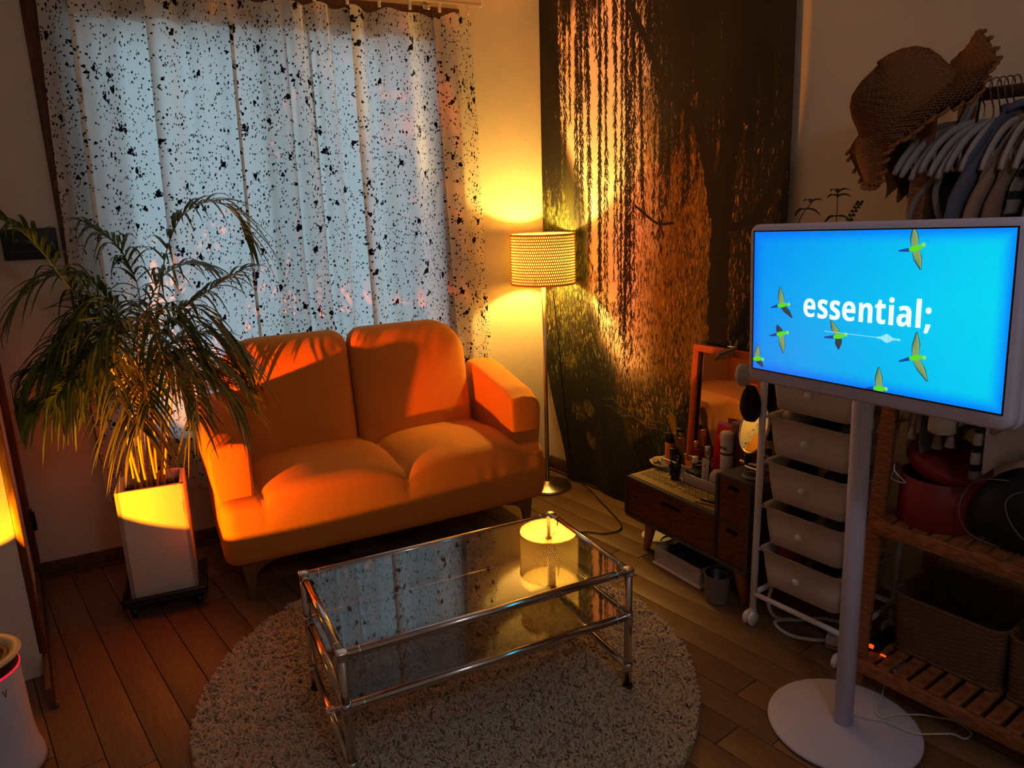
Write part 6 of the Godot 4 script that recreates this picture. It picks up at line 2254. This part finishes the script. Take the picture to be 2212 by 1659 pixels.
	# glowing switch strip at the shelf's end
	var ps := thing("power_strip", "black power strip with two glowing orange switches at the lower shelf's end", "power strip", Vector3(2.11, top_low, -1.012))
	obj("case", boxm(Vector3(0.13, 0.035, 0.034), 0.005), M("black_plastic", Color.WHITE), ps, Vector3(0.03, 0.0175, 0))
	var em := M("switch_light", Color(1, 0.3, 0.05), 0.4)
	em.emission_enabled = true
	em.emission = Color(1.0, 0.30, 0.06)
	em.emission_energy_multiplier = 1.6
	obj("switch_light", boxm(Vector3(0.008, 0.012, 0.013), 0.002), em, ps, Vector3(-0.037, 0.016, -0.004))
	obj("switch_light", boxm(Vector3(0.007, 0.004, 0.016), 0.001), em, ps, Vector3(-0.036, 0.003, 0.034))
	var wp := thing("plug_block", "pale plug block fixed under the lower shelf with a white lead", "plug", Vector3(2.135, 0.03, -0.975))
	obj("case", boxm(Vector3(0.04, 0.03, 0.06), 0.004), M("rim_grey", Color.WHITE), wp, Vector3(0.01, 0.015, 0))
	obj("socket_face", boxm(Vector3(0.004, 0.022, 0.03), 0.001), M("white_plastic", Color.WHITE), wp, Vector3(-0.012, 0.015, 0.0))

func wicker(b: Node3D) -> void:
	var st := ST()
	var rings := []
	var rows := 25
	var H := 0.19
	var np := 150
	for i in rows * 4 + 1:
		var v := float(i) / (rows * 4)
		var row := int(v * rows * 0.9999)
		var ph := v * rows - row
		var ring := []
		var flare := 0.012 * v
		var base := rrect(0.262 + flare * 2, 0.290 + flare * 2, [0.035, 0.035, 0.035, 0.035], 6)
		var per := PackedVector2Array(base)
		var pts := resample(per, np)
		for j in np:
			var p: Vector2 = pts[j][0]
			var nn: Vector2 = pts[j][1]
			var wv := (1.0 if row % 2 else -1.0) * cos(TAU * j / np * 20.0)
			var bulge := 0.0022 * sin(PI * ph) + 0.0018 * wv * sin(PI * ph)
			ring.append(Vector3(p.x + nn.x * bulge, v * H, p.y + nn.y * bulge))
		rings.append(ring)
	loft(st, rings, true, false)
	obj("weave", st, M("wicker", Color(0.42, 0.28, 0.18), 0.7), b)
	st = ST()
	for s in [0.014, 0.001]:
		var pts := resample(PackedVector2Array(rrect(0.286, 0.314, [0.04, 0.04, 0.04, 0.04], 6)), 90)
		var tw := []
		for k in 2:
			tw = []
			for j in 91:
				var p: Vector2 = pts[j % 90][0]
				var nn: Vector2 = pts[j % 90][1]
				var a := TAU * j / 90.0 * 30.0 + PI * k
				var off := 0.0 if s > 0.01 else -0.012
				tw.append(Vector3(p.x + nn.x * (sin(a) * 0.003 + off), (H + 0.001 if s > 0.01 else 0.006) + cos(a) * 0.003, p.y + nn.y * (sin(a) * 0.003 + off)))
			tube(st, tw, 0.0038, 6, false)
	obj("braided_rim", st, M("wicker_rim", Color(0.46, 0.32, 0.17), 0.7), b)
	st = ST()
	rbox(st, Vector3(0, 0.006, 0), Vector3(0.27, 0.006, 0.285), 0.003)
	obj("floor", st, M("wicker", Color.WHITE), b)

func resample(p: PackedVector2Array, n: int) -> Array:
	var L := 0.0
	var m := p.size()
	for i in m:
		L += p[i].distance_to(p[(i + 1) % m])
	var out := []
	var i := 0
	var acc := 0.0
	for k in n:
		var want := L * k / n
		while acc + p[i].distance_to(p[(i + 1) % m]) < want and i < m - 1:
			acc += p[i].distance_to(p[(i + 1) % m])
			i += 1
		var d := p[(i + 1) % m] - p[i]
		var q := p[i] + d * clampf((want - acc) / maxf(d.length(), 1e-6), 0, 1)
		var nn := Vector2(-d.y, d.x).normalized()
		if nn.dot(q) < 0: nn = -nn
		out.append([q, nn])
	return out

# height of the brim: it droops and waves, rolls under at one end and turns up at the other
func brim_y(a: float, v: float) -> float:
	var e := smoothstep(0.45, 1.0, v)
	var y := -0.040 * v + 0.014 * v * sin(a * 3.0 + 0.8) + 0.008 * v * sin(a * 8.0)
	y += 0.050 * e * smoothstep(0.72, 1.0, cos(a))
	y -= 0.060 * e * smoothstep(0.60, 1.0, -cos(a))
	return y

func brim_r(a: float) -> float:
	return 0.250 - 0.050 * smoothstep(0.2, 1.0, -cos(a))

func straw_hat() -> void:
	var c := Vector3(2.075, 1.712, -1.062)
	var h := thing("straw_hat", "wide brown straw sun hat with crocheted wavy brim on the rack's end", "hat", c)
	var ax := Vector3(-0.49, 0.80, -0.38).normalized()
	var xx := Vector3(0.72, 0.61, 0.33)
	xx = (xx - ax * xx.dot(ax)).normalized()
	var bx := Basis(xx, ax, xx.cross(ax))
	var m := bump(M("straw", Color(0.62, 0.40, 0.21), 0.9), weave(), 0.45, Vector3(9, 9, 9))
	var st := ST()
	var rings := []
	var lay := [[0.0, 0.128], [0.03, 0.127], [0.06, 0.121], [0.088, 0.106], [0.107, 0.083], [0.117, 0.054], [0.122, 0.022], [0.127, 0.0]]
	var rows := 46
	for i in rows + 1:
		var f := float(i) / rows * (lay.size() - 1)
		var k := mini(int(f), lay.size() - 2)
		var r := lerpf(lay[k][0], lay[k + 1][0], f - k)
		var y := lerpf(lay[k][1], lay[k + 1][1], f - k)
		var ring := []
		for j in 130:
			var a := TAU * j / 130.0
			var bump_ := 0.0030 * (1.0 if (i + j) % 2 else -1.0)
			ring.append(bx * Vector3(cos(a) * (r + bump_), y + bump_ * 0.5 + 0.010 * cos(a - 0.6) * (1.0 - r / 0.127), sin(a) * (r + bump_)))
		rings.append(ring)
	loft(st, rings, true, false)
	obj("crown", st, m, h)
	st = ST()
	rings = []
	rows = 40
	for i in rows + 1:
		var v := float(i) / rows
		var ring := []
		for j in 220:
			var a := TAU * j / 220.0
			var r := lerpf(0.126, brim_r(a), v)
			var y := brim_y(a, v)
			var bump_ := 0.0030 * (1.0 if (i + j) % 2 else -1.0)
			ring.append(bx * Vector3(cos(a) * r, y + bump_, sin(a) * r * lerpf(1.0, 0.62, v)))
		rings.append(ring)
	loft(st, rings, true, false)
	obj("brim", st, m, h)
	st = ST()
	for k in 44:
		var a := TAU * k / 44.0
		var r := brim_r(a)
		var y := brim_y(a, 1.0)
		var p := Vector3(cos(a) * r, y, sin(a) * r * 0.62)
		var o := Vector3(cos(a), -0.12, sin(a)).normalized()
		var tg := Vector3(-sin(a), 0, cos(a) * 0.62) * 0.017
		tube(st, [bx * (p - tg), bx * (p - tg * 0.6 + o * 0.006), bx * (p + o * 0.009), bx * (p + tg * 0.6 + o * 0.006), bx * (p + tg)], 0.0048, 6)
	obj("scalloped_edge", st, m, h)

# ------------------------------------------------------------------ left: cylinder, door jamb, wall panel
func left_corner() -> void:
	var hl := thing("ceiling_lamp", "round white ceiling lamp glowing dimly above the viewer", "lamp", Vector3(0.45, 2.47, 0.55))
	var hs := ST()
	lathe(hs, [[0.15, 0.09], [0.15, 0.03], [0.13, 0.01], [0.0, 0.0]], 32)
	var hm := M("hall_lamp_glow", Color(0.95, 0.92, 0.88), 0.5)
	hm.emission_enabled = true
	hm.emission = Color(1.0, 0.88, 0.82)
	hm.emission_energy_multiplier = 0.6
	obj("glass_cover", hs, hm, hl)
	var hr := ST()
	lathe(hr, [[0.150, 0.03], [0.158, 0.032], [0.158, 0.09], [0.150, 0.09]], 32)
	obj("ring", hr, M("white_metal", Color.WHITE), hl)
	var at := Vector3(-0.172, 0, -2.285)
	var t := thing("humidifier", "white cylinder humidifier with yellow-lit top and pink glowing ring at the doorway", "humidifier", at)
	var st := ST()
	lathe(st, [[0.0, 0.004], [0.120, 0.004], [0.124, 0.010], [0.1225, 0.030], [0.113, 0.062], [0.108, 0.105], [0.106, 0.17], [0.105, 0.29], [0.1045, 0.312]], 64)
	obj("body", st, M("humid_white", Color(0.80, 0.78, 0.80), 0.45), t)
	st = ST()
	lathe(st, [[0.0, 0.0], [0.122, 0.0], [0.1265, 0.003], [0.1265, 0.009], [0.1215, 0.012]], 64)
	obj("foot_ring", st, M("humid_grey", Color(0.28, 0.25, 0.24), 0.4), t)
	st = ST()
	lathe(st, [[0.1045, 0.311], [0.1065, 0.3125], [0.1065, 0.3165], [0.1045, 0.318]], 64)
	var pk := M("pink_light", Color(1, 0.2, 0.35), 0.3)
	pk.emission_enabled = true
	pk.emission = Color(1.0, 0.10, 0.22)
	pk.emission_energy_multiplier = 0.9
	obj("light_ring", st, pk, t)
	st = ST()
	lathe(st, [[0.104, 0.318], [0.103, 0.322], [0.105, 0.345], [0.108, 0.349]], 64)
	obj("collar", st, M("humid_dark", Color(0.16, 0.11, 0.10), 0.5), t)
	st = ST()
	lathe(st, [[0.107, 0.348], [0.1145, 0.352], [0.116, 0.357], [0.112, 0.362], [0.094, 0.359], [0.088, 0.352], [0.084, 0.344]], 64)
	obj("top_rim", st, M("humid_cream", Color(0.86, 0.78, 0.58), 0.4), t)
	for k in 4:
		st = ST()
		var r := 0.078 - 0.017 * k
		lathe(st, [[r + 0.007, 0.340], [r + 0.006, 0.347], [r, 0.349], [r - 0.006, 0.347], [r - 0.0075, 0.340]], 48)
		obj("grille_ring", st, M("grille_tan", Color(0.58, 0.38, 0.28), 0.5), t)
	st = ST()
	lathe(st, [[0.086, 0.340], [0.0, 0.338]], 32)
	obj("well", st, M("humid_dark", Color.WHITE), t)
	st = ST()
	lathe(st, [[0.0, 0.3385], [0.016, 0.339], [0.016, 0.345], [0.0, 0.347]], 20)
	obj("nozzle", st, M("humid_purple", Color(0.20, 0.10, 0.30), 0.2), t)
	var f := SystemFont.new()
	f.font_names = PackedStringArray(["Droid Sans"])
	var tm := TextMesh.new()
	tm.text = "V"
	tm.font = f
	tm.font_size = 32
	tm.pixel_size = 0.0009
	tm.depth = 0.002
	var ang := 0.62
	var v := obj("maker_mark", tm, M("humid_grey", Color.WHITE), t, Vector3(sin(ang) * 0.1045, 0.270, cos(ang) * 0.1045), Vector3(0, ang, 0))
	v.scale = Vector3(0.8, 1, 1)
	# doorway: jamb trim at the wall's end, hinge, kicking board
	var j := Node3D.new()
	j.name = "door_1"
	add_child(j)
	j.set_meta("kind", "structure")
	j.set_meta("label", "wooden doorway trim at the short wall's end with its hinge")
	j.transform = Transform3D(Basis(Vector3.UP, -0.0376), Vector3(0.013, 0, -3.53))
	st = ST()
	rbox(st, Vector3(0.004, 1.30, 0.796), Vector3(0.022, 2.44, 0.034), 0.003)
	struct("jamb", st, M("casing_wood", Color.WHITE), j)
	st = ST()
	rbox(st, Vector3(0.010, 1.28, 0.052), Vector3(0.030, 2.4, 0.10), 0.004)
	struct("corner_trim", st, M("casing_wood", Color.WHITE), j)
	st = ST()
	rbox(st, Vector3(0.030, 0.30, 0.10), Vector3(0.006, 0.085, 0.045), 0.001)
	tube(st, [Vector3(0.035, 0.262, 0.118), Vector3(0.035, 0.338, 0.118)], 0.006, 10)
	struct("hinge", st, M("hinge_dark", Color(0.08, 0.06, 0.05), 0.4, 0.8), j)
	st = ST()
	rbox(st, Vector3(0.006, 0.037, 0.52), Vector3(0.016, 0.074, 1.03), 0.003, 1, j.transform)
	rbox(st, Vector3(0.020, 0.009, 0.52), Vector3(0.016, 0.018, 1.04), 0.006, 1, j.transform)
	struct("baseboard_left", st, M("skirting_wood", Color.WHITE))
	# small panel on the curtain wall
	var p := thing("wall_panel", "small dark green panel fixed to the wall behind the palm's left fronds", "panel", LW(0.20, 1.335, 0.0), -WA)
	obj("case", boxm(Vector3(0.185, 0.118, 0.022), 0.003), M("panel_green", Color(0.05, 0.085, 0.05), 0.5), p, Vector3(0, 0.059, 0.0112))
	for k in 3:
		obj("recess", boxm(Vector3(0.030, 0.035, 0.003), 0.001), M("panel_dark", Color(0.02, 0.03, 0.02), 0.4), p, Vector3(-0.05 + 0.05 * k, 0.064, 0.0235))
	obj("slot_row", boxm(Vector3(0.15, 0.006, 0.002), 0.0005), M("panel_grey", Color(0.16, 0.19, 0.15), 0.4), p, Vector3(0, 0.03, 0.0235))
